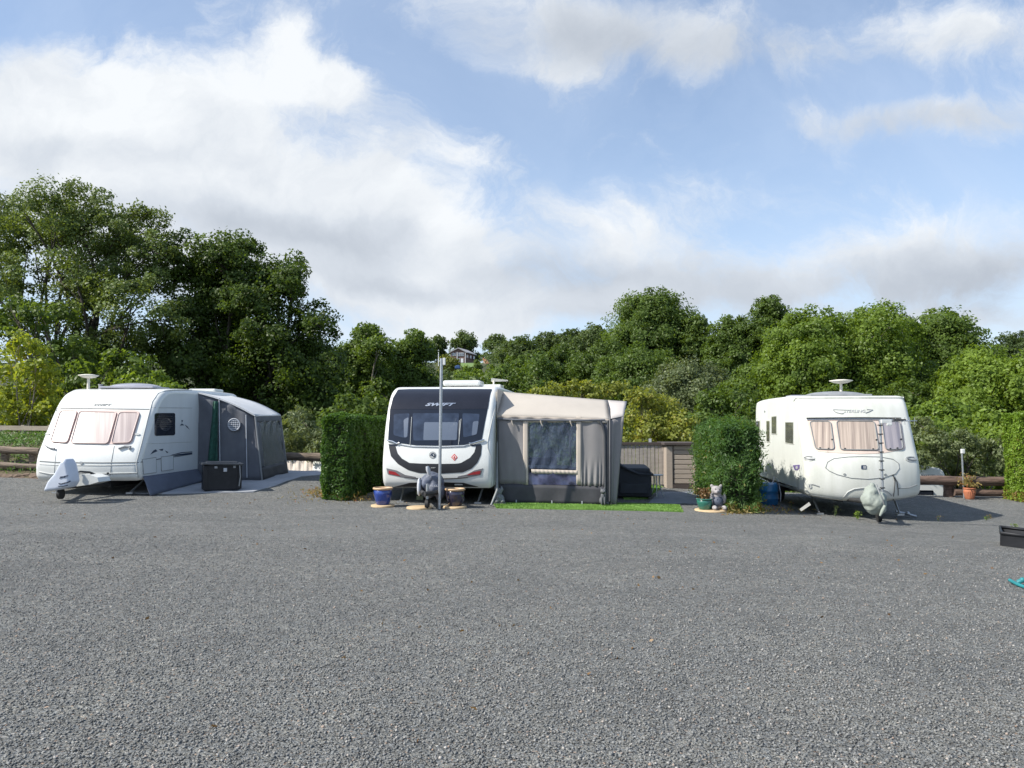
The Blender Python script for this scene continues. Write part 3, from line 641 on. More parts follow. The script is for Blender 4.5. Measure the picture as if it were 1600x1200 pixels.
hill(1590,520,55,600,120,'far','far bluish tree on the skyline at the right edge',10, tb=.3)
hill(1530,540,60,680,40,'light','yellow green tree at the right edge, lower than the tall row',15, tb=.62)
hill(1620,545,50,700,38,'light','yellow green tree cut by the right edge',13, tb=.6)
hill(1470,625,75,740,31,'light','low leafy tree right of the right caravan',15, tb=.5, leaf=(.18,.12))
hill(1560,640,50,745,29,'light','low leafy tree behind the lime green hedge',12, tb=.55, leaf=(.18,.12))
hill(1320,600,80,720,40,'mid','leafy tree directly behind the roof of the right caravan',14)
hill(1440,585,60,700,42,'mid','shaded tree behind the right shoulder of the right caravan',12, tb=.4)
for a in [
 ('scrub_bush','yellow olive bush behind the taupe board fence',27,[(990,622,18),(1015,628,22),(1040,640,24),(1065,660,22),(985,655,26),(1025,670,28),(1060,685,24),(975,690,24),(1000,705,26),(1045,705,26),(1080,690,18)],'gold',dict(leaf=(.14,.09),cover=1.1,trunk=.05,stems=3,cat='bush',tb=.62)),
 ('scrub_bush','olive bush peeping over the middle of the beige awning roof',32,[(860,612,16),(890,606,16),(920,608,15),(950,612,16),(970,606,14),(840,622,18),(880,625,20),(930,630,20)],'gold',dict(leaf=(.16,.10),cover=1.1,trunk=.05,stems=3,cat='bush',tb=.5)),
 ('scrub_bush','pale grey green bush right of the right caravan behind the log rail',25,[(1440,665,16),(1460,690,24),(1440,715,24),(1480,715,26),(1500,690,22),(1530,705,24),(1560,700,22),(1555,730,22),(1515,735,26),(1580,735,22),(1455,740,20),(1480,745,20)],'grey',dict(leaf=(.12,.06),cover=1.1,trunk=.05,stems=3,cat='bush',tb=.5)),
 ('hedgerow_tree','dark leafy tree behind the clipped hedge and the caravan front',34,[(540,640,30),(580,640,28),(520,670,28),(610,650,26),(560,690,30),(640,660,30),(690,650,28)],'mid',dict(leaf=(.19,.12),cover=1.1,trunk=.12,tb=.35)),
 ('hedgerow_tree','shaded tree behind the beige awning roof ridge',40,[(740,610,34),(790,600,32),(840,590,34),(760,640,34),(820,640,34),(880,650,34)],'mid',dict(leaf=(.2,.13),cover=1.1,trunk=.12,tb=.4)),
 ('hedgerow_tree','shaded tree behind the right hedge and the board fence',36,[(1110,640,32),(1150,630,34),(1170,670,34),(1120,690,34),(1090,670,30),(1200,700,34)],'mid',dict(leaf=(.19,.12),cover=1.1,trunk=.12,tb=.4)),
]: TREES.append(a)
for i, (nm, lb, y, lobes, sp_, o) in enumerate(TREES):
    random.seed(100+i); tree(nm, lb, y, lobes, sp_, **o)
# the wood on the far slope, read as one mass
Ps = []; Ns = []; Ts = []
for _ in range(640):
    y = 62+RNG.uniform()**.8*185; u = RNG.uniform(-.28, .75) if RNG.uniform() < .9 else RNG.uniform(-.75, -.25); x = u*y
    r = RNG.uniform(1.6, 2.8)*(.7+y/220)
    if -.115 < u < -.025:
        r *= .6
        if tz(x, y)+r*2.3 > 1.6+.0765*y: continue
    k = int(150+r*14); z = tz(x, y)+r*RNG.uniform(.4, 1.1); e_ = rdir(k); e_[:, 1] = -np.abs(e_[:, 1])*.9; e_ = unit(e_)
    Ps.append(np.array([x, y, z])+e_*r*RNG.uniform(.75, 1.1, (k, 1))); Ns.append(unit(e_*.7+np.array([0, 0, .3])+rdir(k)*.6)); Ts.append(np.full(k, RNG.normal(.45, .16))+RNG.normal(0, .12, k))
leaf_obj('woodland', np.concatenate(Ps), np.concatenate(Ns), np.concatenate(Ts), .62, .42, LF['far'], org=(20, 120, 3), kind='stuff', label='mass of green woodland covering the far slope', cat='woodland')
# undergrowth covering the slope
n = 26000; Y = 24+96*RNG.uniform(0, 1, n)**1.6; X = RNG.uniform(-.75, .75, n)*Y
Z = np.array([tz(a, b_) for a, b_ in zip(X, Y)]); P = np.stack([X, Y, Z+RNG.uniform(0, 1, n)*1.1+.1], 1)
N = unit(np.stack([RNG.normal(0, .5, n), -np.abs(RNG.normal(.3, .5, n)), np.abs(RNG.normal(.6, .4, n))], 1))
leaf_obj('undergrowth', P, N, RNG.normal(.4, .2, n), .55, .36, LF['mid'], org=(0, 30, -3), kind='stuff', label='green undergrowth covering the slope below the trees', cat='undergrowth')
# ---------------------------------------------------------------- hedges
def hedge(name, label, p0, along, length, thick, z1, species, leaf, dens, lump=.12, tb=.5, ragged=.0):
    a = Vector((along[0], along[1], 0)).normalized(); s = Vector((a.y, -a.x, 0)); p0 = Vector((p0[0], p0[1], 0))
    g = gz(p0.x, p0.y); e = empty(name, (p0.x, p0.y, g), label, 'hedge')
    mb = MB(); c = p0+a*length/2+s*thick/2
    Hh = z1-g; ang = math.atan2(a.y, a.x)
    mb.box((c.x, c.y, g+Hh*.52), (length-.34, thick-.34, Hh*.9), ang, .1); mb.build('light_block_core', W['bark'], e)  # hidden solid box, added to stop light passing through the leaves
    dims = (length, thick, Hh); area = [(thick*Hh, 0), (thick*Hh, 1), (length*Hh, 2), (length*Hh, 3), (length*thick*1.5, 4)]
    Ps = []; Ns = []; Ts = []
    av = np.array(a); sv = np.array(s); uv = np.array([0, 0, 1.]); p0n = np.array(p0)
    for ar, f in area:
        k = int(ar*dens); q = RNG.uniform(0, 1, (k, 3))
        if f == 0: q[:, 0] = 0; nn = -av
        elif f == 1: q[:, 0] = 1; nn = av
        elif f == 2: q[:, 1] = 0; nn = -sv
        elif f == 3: q[:, 1] = 1; nn = sv
        else: q[:, 2] = 1; nn = uv
        pos = p0n+av*q[:, :1]*length+sv*q[:, 1:2]*thick+uv*(g+q[:, 2:]*Hh)
        ln = np.array([mnoise.noise(Vector(p)*2.6)+.6*mnoise.noise(Vector(p)*6.5) for p in pos])
        dep = ln*lump-np.abs(RNG.normal(0, .055, k))+ragged*np.abs(RNG.normal(0, 1, k))*(RNG.uniform(0, 1, k) < .25)
        edge = np.minimum(1, 6*np.min(np.stack([q[:, 0]*length+(f in (0, 1))*9, (1-q[:, 0])*length+(f in (0, 1))*9, q[:, 1]*thick+(f in (2, 3))*9, (1-q[:, 1])*thick+(f in (2, 3))*9, (1-q[:, 2])*Hh+(f == 4)*9]), 0)+.35)
        pos = pos+nn*dep[:, None]-nn*(.10*(1-edge))[:, None]
        Ps.append(pos); Ns.append(unit(nn*.6+uv*.25+rdir(k)*.65)); Ts.append(tb+ln*.3+RNG.normal(0, .16, k)+np.where(q[:, 2] < .12, .35, 0)*(species != 'hedge'))
    leaf_obj('leaves', np.concatenate(Ps), np.concatenate(Ns), np.concatenate(Ts), leaf[0], leaf[1], LF[species], e)
    return e
HD = (.112, .994)
hedge('hedge', 'neatly clipped dark green hedge left of the white and black caravan', (-4.02, 16.15), HD, 4.3, .66, 1.76, 'hedge', (.056, .038), 2700, .085)
hedge('conifer_hedge', 'bushy conifer hedge between the board shed and the right caravan', (4.2, 15.35), HD, 4.3, .70, 1.53, 'fir', (.10, .026), 2700, .20, .45, .09)
hedge('hedge', 'bright lime green hedge at the right edge of the yard', (12.97, 20.4), (1, -.12), 3.2, .9, 1.86, 'lime', (.075, .028), 2800, .12, .5)
# ---------------------------------------------------------------- caravans
def crom(P, n=6):
    P = [Vector(p) for p in P]; out = []
    for i in range(len(P)-1):
        a, b, c, d = P[max(i-1, 0)], P[i], P[i+1], P[min(i+2, len(P)-1)]
        for j in range(n):
            t = j/n; out.append(.5*((2*b)+(c-a)*t+(2*a-5*b+4*c-d)*t*t+(3*b-a-3*c+d)*t**3))
    out.append(P[-1]); return out
class Local:
    def __init__(s, x, y, head): s.o = Vector((x, y)); h = math.radians(head); s.r = Vector((math.cos(h), -math.sin(h))); s.b = Vector((math.sin(h), math.cos(h)))
    def __call__(s, x, b, z): q = s.o+s.r*x+s.b*b; return Vector((q.x, q.y, z))
def caravan_body(F_, prof, hw, rad, bow, mat, e, drop=0, side_mat=None, taper=0):
    pr = crom(prof); n = len(pr)
    cen = Vector((3.0, 1.3)); nor = []
    for i in range(n):
        t = (pr[min(i+1, n-1)]-pr[max(i-1, 0)]).normalized(); m_ = Vector((t.y, -t.x))
        if m_.dot(cen-pr[i]) < 0: m_ = -m_
        nor.append(m_)
    us = sorted({round(s*q, 4) for q in (0, .2, .4, .6, .75, .85) for s in (1, -1)} | {round(s*(1-rad/hw*(1-math.sin(k*math.pi/14))), 4) for k in range(8) for s in (1, -1)})
    mb = MB(); V = []; Q2 = []
    for u in us:
        t = max(0, (abs(u)*hw-(hw-rad))/rad); ins = rad*(1-math.sqrt(max(0, 1-t*t)))
        for p, m_ in zip(pr, nor):
            q = p+m_*ins; w = max(0, 1-p.x/1.4) if p.x < 1.4 else 0
            w = w*w*(3-2*w)
            dz = -drop*(1-u*u)*max(0, 1-(p.y-prof[0][1])/.45) if p.x < 1 else 0
            tp = 1-taper*max(0, (p.y-.7))
            if u == us[0]: Q2.append((q.x, q.y))
            V.append(F_(u*hw*tp, q.x-bow*(1-u*u)*w, q.y+dz))
    m = len(us)
    fs = [[i*n+j, i*n+j+1, (i+1)*n+j+1, (i+1)*n+j] for i in range(m-1) for j in range(n-1)]
    fs += [[i*n+n-1, i*n, (i+1)*n, (i+1)*n+n-1] for i in range(m-1)]
    mb.add(V, fs, True)
    o = mb.build('body', mat, e)
    from mathutils.geometry import convex_hull_2d
    H = convex_hull_2d([Vector(q) for q in Q2]); L0 = [V[i] for i in H]; R0 = [V[len(V)-n+i] for i in H]; n = len(H); sm = MB(); sm.add(L0, [list(range(n))[::-1]]); sm.add(R0, [list(range(n))])
    w = sm.build('side_panel', side_mat or mat, e)
    return o, w
def running_gear(F_, e, g, hw, axle, bottom):
    mb = MB()
    for x in (-hw*.35, hw*.35): mb.prism([F_(x-.04, .15, bottom-.12), F_(x+.04, .15, bottom-.12), F_(x+.04, .15, bottom+.05), F_(x-.04, .15, bottom+.05)], F_(x, 5, 0)-F_(x, .15, 0))
    mb.tube([F_(-hw*.35, .2, bottom-.05), F_(0, -1.15, bottom-.02)], .045); mb.tube([F_(hw*.35, .2, bottom-.05), F_(0, -1.15, bottom-.02)], .045)
    mb.tube([F_(-hw*.8, axle, g+.3), F_(hw*.8, axle, g+.3)], .05)
    mb.build('chassis', W['chassis'], e)
    jw = MB(); jw.tube([F_(.0, -.85, bottom+.15), F_(0, -.85, g+.14)], .028); jw.build('jockey_stem', W['galv'], e)
    j = MB(); c = F_(0, -.85, g+.10); rx = (F_(1, 0, 0)-F_(0, 0, 0)); j.tube([c-rx*.03, c+rx*.03], .10, 16); j.build('jockey_wheel', W['rubber'], e)
    for s in (-1, 1):
        c0 = F_(s*hw*.82, axle, g+.31); c1 = F_(s*hw*.99, axle, g+.31)
        t = MB(); t.tube([c0, c0.lerp(c1, .15), c0.lerp(c1, .85), c1], [.27, .31, .31, .27], 24); w = t.build('wheel', W['rubber'], e)
        h = MB(); h.tube([c1, c1+(c1-c0)*.03], [.19, .15], 20); h.build('wheel_trim', W['grey'], w)
    for x in (-hw*.75, hw*.75):
        s = MB(); s.tube([F_(x, .75, bottom), F_(x*.95, .25, g+.03)], .022, 6); s.box(F_(x*.95, .25, g+.02), (.14, .10, .03)); s.build('corner_steady', W['galv'], e)
def dish(e, c, r, tilt=0, stem=.25, mat='cream'):
    mb = MB(); mb.lathe(c, [(0, .02), (r*.6, .045), (r, .09), (r*.98, .10), (r*.4, .12), (0, .125)], 24); mb.tube([Vector(c)+Vector((0, 0, -stem)), Vector(c)+Vector((0, 0, .04))], [.035, .03], 8); mb.lathe(Vector(c)+Vector((0, 0, -stem-.02)), [(.09, 0), (.08, .05), (0, .06)], 12)
    return mb.build('roof_aerial', W[mat], e)
def D(bv, e, name, poly, mat, r=0, off=.006, th=.012, step=5, parent=None, label=None):
    p = rpoly(poly, r) if r else [Vector(q) for q in poly]
    o = decal(bv, p, off, th, step).build(name, mat if not isinstance(mat, str) else W[mat], parent or e)
    if label: o['label'] = label
    return o
def LN(bv, e, name, pts, r, mat, off=.002): return line(bv, pts, r, off).build(name, W[mat], e)
# ---- left caravan
FL = Local(-8.71, 15.8, 1.5); gL = .13
L_ = empty('caravan', FL(0, 0, gL), 'older white caravan with three pink curtained front windows, at the far left', 'caravan')
bl, sl_ = caravan_body(FL, [(.10,.42),(.02,.50),(0,.62),(.0,.76),(.05,.95),(.15,1.15),(.38,1.55),(.60,1.90),(.80,2.14),(1.05,2.29),(1.5,2.37),(3,2.40),(4.8,2.40),(5.2,2.34),(5.45,2.15),(5.5,1.6),(5.5,.42)], 1.10, .11, .10, W['white'], L_, 0, W['alu'], .0)
running_gear(FL, L_, gL, 1.1, 3.2, .40)
BL = bvh_of(bl, sl_)
D(BL, L_, 'window_surround', [(93,639.8),(220.5,641.5),(206,695),(77,692.5)], 'pinkframe', 9, .008, .02)
for pl in ([(95.5,642.5),(121.5,643),(106,692.5),(80,690.5)], [(125,643.5),(183,645),(169,693.8),(111.5,693)], [(186.5,645.2),(218.5,645.4),(204,692),(174.5,693.2)]):
    w = D(BL, L_, 'front_window', pl, 'curtain', 5, .024, .02)
    line(BL, [tuple(p) for p in rpoly(pl, 5)]+[tuple(rpoly(pl, 5)[0])], .012, .026).build('window_rim', W['pinkframe'], w)
LN(BL, L_, 'seam', [(83,638),(160,638.5),(234,639.5)], .016, 'lightseam')
LN(BL, L_, 'seam', [(55.5,720),(90,722.5),(160,723),(213,722.5)], .012, 'seam'); LN(BL, L_, 'seam', [(55.5,725),(90,727),(160,727.5),(214,726)], .008, 'lightseam')
LN(BL, L_, 'seam', [(56,736),(80,741),(110,739),(160,740),(214,739)], .016, 'lightseam')
LN(BL, L_, 'seam', [(89,697),(86,722),(84,748)], .006, 'lightseam'); LN(BL, L_, 'seam', [(178.5,697),(174,722),(172,748)], .006, 'seam')
for pts in ([(72,697),(80,701),(87,702)], [(186,702),(196,698.5),(205,699),(202,703)]): LN(BL, L_, 'grab_handle', pts, .022, 'grey', .03)
for c in ((75,678), (215,679)): D(BL, L_, 'marker_light', ell(*c, 4, 1.6, 10), 'lightseam', off=.02)
D(BL, L_, 'badge', ell(127,723.5,3,2.2,10), 'grey', off=.02); D(BL, L_, 'lock', ell(169,739.5,1.8,1.6,8), 'rubber', off=.02)
text_decal(BL, 'SWIFT', (146,631), (175,631), 3.6, shear=.35, bold=.03).build('lettering', W['seam'], L_)
ws = D(BL, L_, 'side_window', [(241.5,645.5),(273,645.2),(273,680),(241.5,681)], 'glass', 3, .012, .02, 5)
for k in range(6): line(BL, [(244,651+k*3.2),(268,650.6+k*3.2)], .006, .016).build('blind_slat', W['chassis'], ws)
LN(BL, L_, 'trim_strip', [(216,746),(213,724),(222,690),(232,650),(238,628),(247,615),(258,611),(272,609.5),(299,609.5)], .014, 'lightseam')
LN(BL, L_, 'seam', [(236,637),(268,637.3),(300,637.5)], .005, 'seam'); LN(BL, L_, 'seam', [(228,693.5),(262,692),(300,690.5)], .004, 'lightseam')
LN(BL, L_, 'seam', [(214,723),(230,720.5),(258,715.5),(270,710.5),(284,707),(300,706)], .009, 'navy'); LN(BL, L_, 'seam', [(258,715.5),(275,713.5),(300,709.5)], .007, 'navy')
D(BL, L_, 'stripe', [(266,713.4),(278,709.5),(300,707.2),(300,709.3),(280,711.8)], 'navy')
for q in ([(235,710),(239,704.5),(243,702),(246,705),(241,707)], [(248,702.5),(255,701),(254,704.2),(251,704)], [(258,704),(263,706.5),(261,708)], [(283.5,656),(286,657),(284,660.5)], [(281,665),(284,661.5),(288,664.5)], [(289,663.5),(293,666.5),(296,671),(291,667)]):
    D(BL, L_, 'decal', q, 'navy', off=.004, step=3)
for q in ([(222,718),(243,714.5),(243.5,738),(223.5,741)], [(251,714),(270,711.5),(270,733.5),(251.5,736)]):
    h = D(BL, L_, 'locker_hatch', q, 'alu', 1.5, .012, .014)
    line(BL, [*q, q[0]], .006, .012).build('hatch_frame', W['seam'], h)
v = MB(); v.ball(FL(.05, 1.75, 2.40), (.60, .42, .115), 24); v.box(FL(.05, 1.75, 2.40), (1.2, .84, .05), 0, .02); v.build('rooflight', W['lilac'], L_)
v = MB(); v.box(FL(.55, 4.4, 2.44), (.7, .6, .10), 0, .04); v.build('rooflight', W['white'], L_)
dish(L_, wp(138.5,589,17.3)-Vector((0,0,.06)), .215, stem=.30)
v = MB(); c = wp(157,606,17.2); v.tube([c-Vector((0,0,.06)), c+Vector((0,0,.05)), c+Vector((0,0,.08))], [.04,.04,.06], 10); v.build('flue', W['lilac'], L_)
# draught skirt along the side
sk = MB(); A, B_ = FL(1.105, .12, .50), FL(1.105, 2.75, .50)
a0, b0 = FL(1.32, .05, 0), FL(1.30, 2.7, 0); a0.z = gz(a0.x, a0.y)+.02; b0.z = gz(b0.x, b0.y)+.02
sk.cloth(A, B_, b0, a0, 20, 6, lambda u, v: .02*math.sin(u*17+v*2)*v); solid(sk.build('draught_skirt', pm('blue_grey_skirt', (.10,.115,.155), .8, .1, 3, bump=.15, bscale=4), L_), .006)
# white plastic hitch hood
hc = MB(); pp = [(73,768),(80,752),(92,738),(99,724),(104,716.5),(108,716.5),(112,724),(115,738),(117,752),(112,761),(95,765)]
A = FL(0, -1.2, 0); r2 = FL.r; P = [wp(*p, 14.55) for p in pp]; n = len(P)
def off3(p, d, k): c = wp(99, 750, 14.55); return c+(p-c)*k+Vector((0.25*d, d, 0))
hc.add([off3(p, -.12, .86) for p in P]+[off3(p, -.07, 1) for p in P]+[off3(p, .10, 1) for p in P]+[off3(p, .16, .86) for p in P],
       [list(range(n))[::-1], list(range(3*n, 4*n))]+[[k*n+i, k*n+(i+1) % n, (k+1)*n+(i+1) % n, (k+1)*n+i] for k in range(3) for i in range(n)], False)
HC = empty('hitch_cover', wp(99, 775, 14.55), 'white plastic fin shaped hitch hood in front of the left caravan', 'hitch cover')
hood = fuse(hc, 'hood', pm('blue_white_plastic', (.56,.60,.68), .4, .05), .022, HC, 5)
BH = bvh_of(hood)
text_decal(BH, 'SWIFT', (93,744.8), (107,742.2), 3.2, shear=.3, bold=.02).build('lettering', W['navy'], HC)
text_decal(BH, 'on tour', (92,753.5), (110,750.5), 3.4, shear=.3, bold=.0).build('lettering', W['navy'], HC) if False else None
line(BH, [(92,755.5),(96,756),(101,754.5),(105,754),(110,751.5)], .012, .004, 6, 3).build('print_line', W['navy'], HC)
line(BH, [(91,759.5),(98,759.8),(106,758)], .009, .004, 6, 3).build('print_line', W['navy'], HC)
fr = MB(); P = [wp(*p, 14.85) for p in [(113,757),(116,744),(124,741.5),(140,742),(152,746),(154,753),(140,757),(120,760)]]
fr.prism(P, (0.05,.35,0)); fr.build('drawbar_fairing', W['white'], L_)
hh = MB(); hh.tube([wp(120,746,14.8), wp(121,738,14.8), wp(126,737,14.85), wp(140,738,15.0), wp(150,742,15.2)], .022); hh.build('brake_lever', W['chassis'], L_)
# ---- middle caravan
FM = Local(-1.55, 15.86, 6.5); gM = -.07
M_ = empty('caravan', FM(0, 0, gM), 'newer white caravan with a black glossy front, in the middle', 'caravan')
bm_, sm_ = caravan_body(FM, [(.13,.27),(.04,.38),(0,.58),(0,.80),(.05,1.08),(.19,1.55),(.40,1.98),(.60,2.22),(.85,2.35),(1.2,2.40),(2.2,2.42),(5.2,2.41),(5.7,2.36),(5.95,2.1),(6.0,1.4),(6.0,.30)], 1.16, .10, .10, W['white'], M_, 0, W['white'])
running_gear(FM, M_, gM, 1.15, 3.5, .27)
BM = bvh_of(bm_, sm_)
D(BM, M_, 'front_sunroof', [(622,609.4),(640,608.6),(700,608.4),(769,608.6),(766,616),(762.2,639.2),(690,639.8),(609.8,639.6),(614.5,622)], 'blackgloss', 1.5, .012, .02, 4)
wn_ = D(BM, M_, 'front_window', [(609.8,638.4),(690,638.6),(762.2,638.0),(757,664),(752.5,689),(738,692),(725,695.2),(690,696.6),(650,696),(625,692.5),(606.5,688.5),(608,662)], 'glass', 1.5, .008, .016)
for q, mt in (([(615.5,647.5),(640,646),(637.5,683),(633,684.5),(615,680)], 'glassin'), ([(645,646),(717.5,646),(714,688),(646,688.5)], 'glassin'), ([(722.5,646),(749.5,647),(745.5,678.5),(724,684)], 'glassin'), ([(663,660),(715.4,660),(713.5,687.8),(661.5,688)], 'blind'), ([(631,656),(638.7,652),(636.5,683),(631.5,684)], 'blind'), ([(739,659),(748,658),(745,678.6),(737,681)], 'blind')):
    D(BM, M_, 'window_blind' if mt == 'blind' else 'window_pane', q, mt, 2.5, .013 if mt == 'blind' else .010, .004, parent=wn_)
for a, c in (((643.5,652),(641,696)), ((720.5,655),(716.5,695)), ((718,657),(717.5,690))): line(BM, [a, c], .006, .012).build('curtain_edge', W['lightseam'], wn_)
LN(BM, M_, 'window_trim', [(625,695),(645,698.2),(690,699),(725,697.6),(733,695)], .011, 'chrome', .012)
for pts in ([(606,688.5),(615,690.5),(621,694),(625,692)], [(757,687.5),(745,691),(737,693.5),(733,693)]): LN(BM, M_, 'grab_handle', pts, .02, 'chrome', .03)
for q in ([(607,694),(622,694.5),(620,697),(608,697)], [(734,695.5),(752,693.5),(751,696.5),(737,697.5)]): D(BM, M_, 'handle_recess', q, 'blackgloss', .8, .010, .01, 3)
D(BM, M_, 'dark_band', [(607.5,697),(618,697),(621,708),(628,716.5),(640,723.4),(660,724.4),(690,724.8),(713,724.4),(720,723.4),(734,715.5),(741,707),(744,696.5),(753,695.5),(751.5,711),(746,723),(737,732),(723,738),(690,739.8),(655,739),(638,734.5),(622,725),(611,713)], pm('charcoal_panel', (.022,.023,.027), .4, .1, spec=.35), 1.5, .007, .014, 4)
em = D(BM, M_, 'emblem', ell(676,711,5.4,5.4,20), 'seam', off=.008, step=2.5)
D(BM, M_, 'emblem_face', ell(676,711,4.2,4.2,16), 'lightseam', off=.011, step=2.5, parent=em); line(BM, [(673,712.5),(674,709),(677,708.2),(679.5,710.5),(678.5,713.5),(676,712.5),(676,710.5)], .012, .012, 6, 2).build('emblem_swirl', W['navy'], em)
rd = D(BM, M_, 'warning_sticker', [(710,709),(715,714.5),(710,720),(705,714.5)], 'redink', 0, .007, step=2)
D(BM, M_, 'sticker_face', [(710,710.8),(713.3,714.5),(710,718.2),(706.7,714.5)], 'white', 0, .010, step=2, parent=rd); D(BM, M_, 'sticker_flame', [(710,711.8),(711.4,714.5),(710.8,716.8),(709,716.8),(708.6,714.8)], 'redink', 0, .013, step=2, parent=rd)
text_decal(BM, 'SWIFT', (664.5,630.3), (713,630.3), 5.0, .022, shear=.5, bold=.05, space=1.05).build('lettering', W['chrome'], M_)
text_decal(BM, 'SWIFT', (673,730.2), (681,730.2), 1.5, .013, shear=.3, bold=.03).build('lettering', W['lightseam'], M_)
for q, q2 in (([(604,731.5),(620,735),(633,742),(650,745),(650,747.2),(632,746.2),(606,741)], [(607.5,735),(618,737.5),(626,743.8),(608,740.3)]), ([(755,731.5),(741,735),(730,741),(715,744.5),(715,747),(731,746.5),(751,742)], [(751,735.2),(739,737.5),(729,742.5),(750,740.8)])):
    lc = D(BM, M_, 'lamp_cluster', q, pm('grey_lamp_housing', (.16,.16,.17), .3, coat=.6), .8, .008, .014, 3); D(BM, M_, 'red_lamp', q2, 'red', .6, .014, .01, 3, parent=lc)
LN(BM, M_, 'seam', [(632,745.6),(650,747.6),(690,748),(716,747.4),(731,745.8)], .012, 'rubber')
D(BM, M_, 'lower_grille', [(616,760.6),(628,757.6),(640,754.2),(690,753.4),(724,754.2),(736,757.5),(748,760.6)], 'rubber', 1, .006, .012, 4)
LN(BM, M_, 'trim_strip', [(767,761),(769,740),(767.5,715),(762,700),(762,690),(768,660),(775,630),(781,611)], .010, 'lightseam')
v = MB(); v.box(FM(.25, 1.75, 2.50), (.86, .62, .13), math.radians(-6.5), .05); v.build('rooflight', W['white'], M_)
v = MB(); v.box(FM(.62, 2.7, 2.47), (.8, .6, .09), math.radians(-6.5), .03); v.build('rooflight', W['white'], M_)
an = MB(); c = wp(771.5, 606, 18.2); an.tube([c-Vector((0,0,.12)), c+Vector((0,0,.17))], .024); t = wp(770, 594, 18.2)
an.add([t+Vector(q) for q in ((-.04,0,-.03),(.36,.1,-.02),(.36,.1,.01),(-.04,0,.05),(-.04,.10,-.03),(.34,.16,-.02),(.34,.16,.01),(-.04,.10,.05))], [[0,1,2,3],[7,6,5,4],[0,4,5,1],[3,2,6,7],[1,5,6,2],[0,3,7,4]]); an.build('roof_aerial', W['cream'], M_)
# grey hitch bag
hb_ = MB(); S = lambda px, py, y, r: hb_.ball(wp(px-2, py-2, y+.50), tuple(q*.92 for q in r))
S(678,747,14.9,(.15,.2,.12)); S(670,757,14.9,(.17,.22,.2)); S(680,764,14.9,(.22,.24,.16)); S(684,755,14.9,(.18,.2,.18)); S(672,770,14.95,(.16,.2,.14)); S(690,770,14.9,(.13,.2,.16)); S(688,778,14.9,(.08,.14,.10))
MC = empty('hitch_cover', wp(678, 787, 14.9), 'crumpled slate grey hitch bag in front of the black fronted caravan', 'hitch cover')
o = fuse(hb_, 'bag', W['slate'], .022, MC, 3); tx_ = bpy.data.textures.new('crumple', 'CLOUDS'); tx_.noise_scale = .13; dm = o.modifiers.new('crumple', 'DISPLACE'); dm.texture = tx_; dm.strength = .06; dm.mid_level = .5
mb = MB(); mb.ball(wp(655,761,15.3), (.045,.10,.19)); fuse(mb, 'bag_side', W['palegr'], .02, MC, 3, )
lv = MB(); lv.tube([wp(671,742,15.2), wp(669,734,15.15), wp(667.5,728.5,15.15)], [.03,.045,.03]); lv.build('handbrake_grip', W['palegr'], MC)
st = MB()
for k in range(6): st.tube([wp(668+3*k,759+k*.2,15.14), wp(669.5+3*k,761,15.14), wp(670.5+3*k,758.6,15.14)], .006, 5)
st.build('bag_print', W['palegr'], MC)
wb = MB(); c = gp(656, 781); wb.box(c+Vector((0,0,.05)), (.14,.2,.09), .1, .01); wb.box(c+Vector((.09,.03,.15)), (.34,.24,.05), .05, .01); wb.build('wood_block', W['woodblock'], None, 'mossy wooden blocks stacked beside the slate grey hitch bag', 'wood block')
# ---- right caravan
FR = Local(7.045, 15.5, 6.4); gR = -.27
R_ = empty('caravan', FR(0, 0, gR), 'weathered white caravan with beige curtains and oval front hatch, at the right', 'caravan')
br, sr = caravan_body(FR, [(.16,.14),(.05,.20),(.0,.36),(.0,.60),(.05,.84),(.18,1.10),(.32,1.40),(.46,1.70),(.58,1.95),(.70,2.09),(.95,2.18),(3,2.20),(4.5,2.18),(4.75,2.10),(4.85,1.8),(4.85,.9),(4.85,.16)], 1.125, .11, .24, W['white_old'], R_, .11, pm('white_side_sheet', (.70,.72,.68), .4, .06, 3, stretch=(1,1,.4)))
running_gear(FR, R_, gR, 1.1, 2.9, .12)
BR = bvh_of(br, sr)
D(BR, R_, 'window_surround', [(1260.5,655),(1330,654.5),(1407,655),(1414.5,702),(1377,708.6),(1344,709.6),(1300,707.6),(1276,705.5),(1268,692)], pm('beige_pink_frame', (.60,.49,.42), .45, .06), 4, .008, .018)
for q, mt in (([(1265,659),(1297.5,659),(1303.5,703),(1274.5,702)], 'curtain2'), ([(1306.5,658.5),(1365.5,659),(1372.5,703.8),(1313,703.2)], 'curtain2'), ([(1377,659),(1404.5,659),(1410,702.3),(1383,703.2)], 'curtain3')):
    w = D(BR, R_, 'front_window', q, mt, 5, .022, .016); rp = [tuple(p) for p in rpoly(q, 5)]; line(BR, rp+[rp[0]], .011, .024).build('window_rim', W['seam'], w)
    for c in ((q[1][0]*.35+q[2][0]*.65-1.5, q[1][1]*.35+q[2][1]*.65), (q[3][0]+7, q[3][1]-1.2), (q[2][0]-9, q[2][1]-1.2)): D(BR, R_, 'catch', ell(*c, 1.5, 1.1, 8), 'rubber', off=.036, step=3, parent=w)
LN(BR, R_, 'awning_rail', [(1260,654),(1300,653.6),(1350,653.4),(1407,654)], .012, 'rubber', .02); LN(BR, R_, 'awning_rail', [(1261,656.4),(1330,655.8),(1406,656.4)], .010, 'chrome', .024)
ov = [(1290,731),(1293,722),(1303,716.5),(1325,714),(1347,713.3),(1375,714),(1395,717.5),(1404,724),(1405,732),(1399,740),(1382,746),(1356,748.6),(1330,747),(1308,741.5),(1296,736)]
LN(BR, R_, 'front_hatch_seam', [*ov, ov[0]], .008, 'seam')
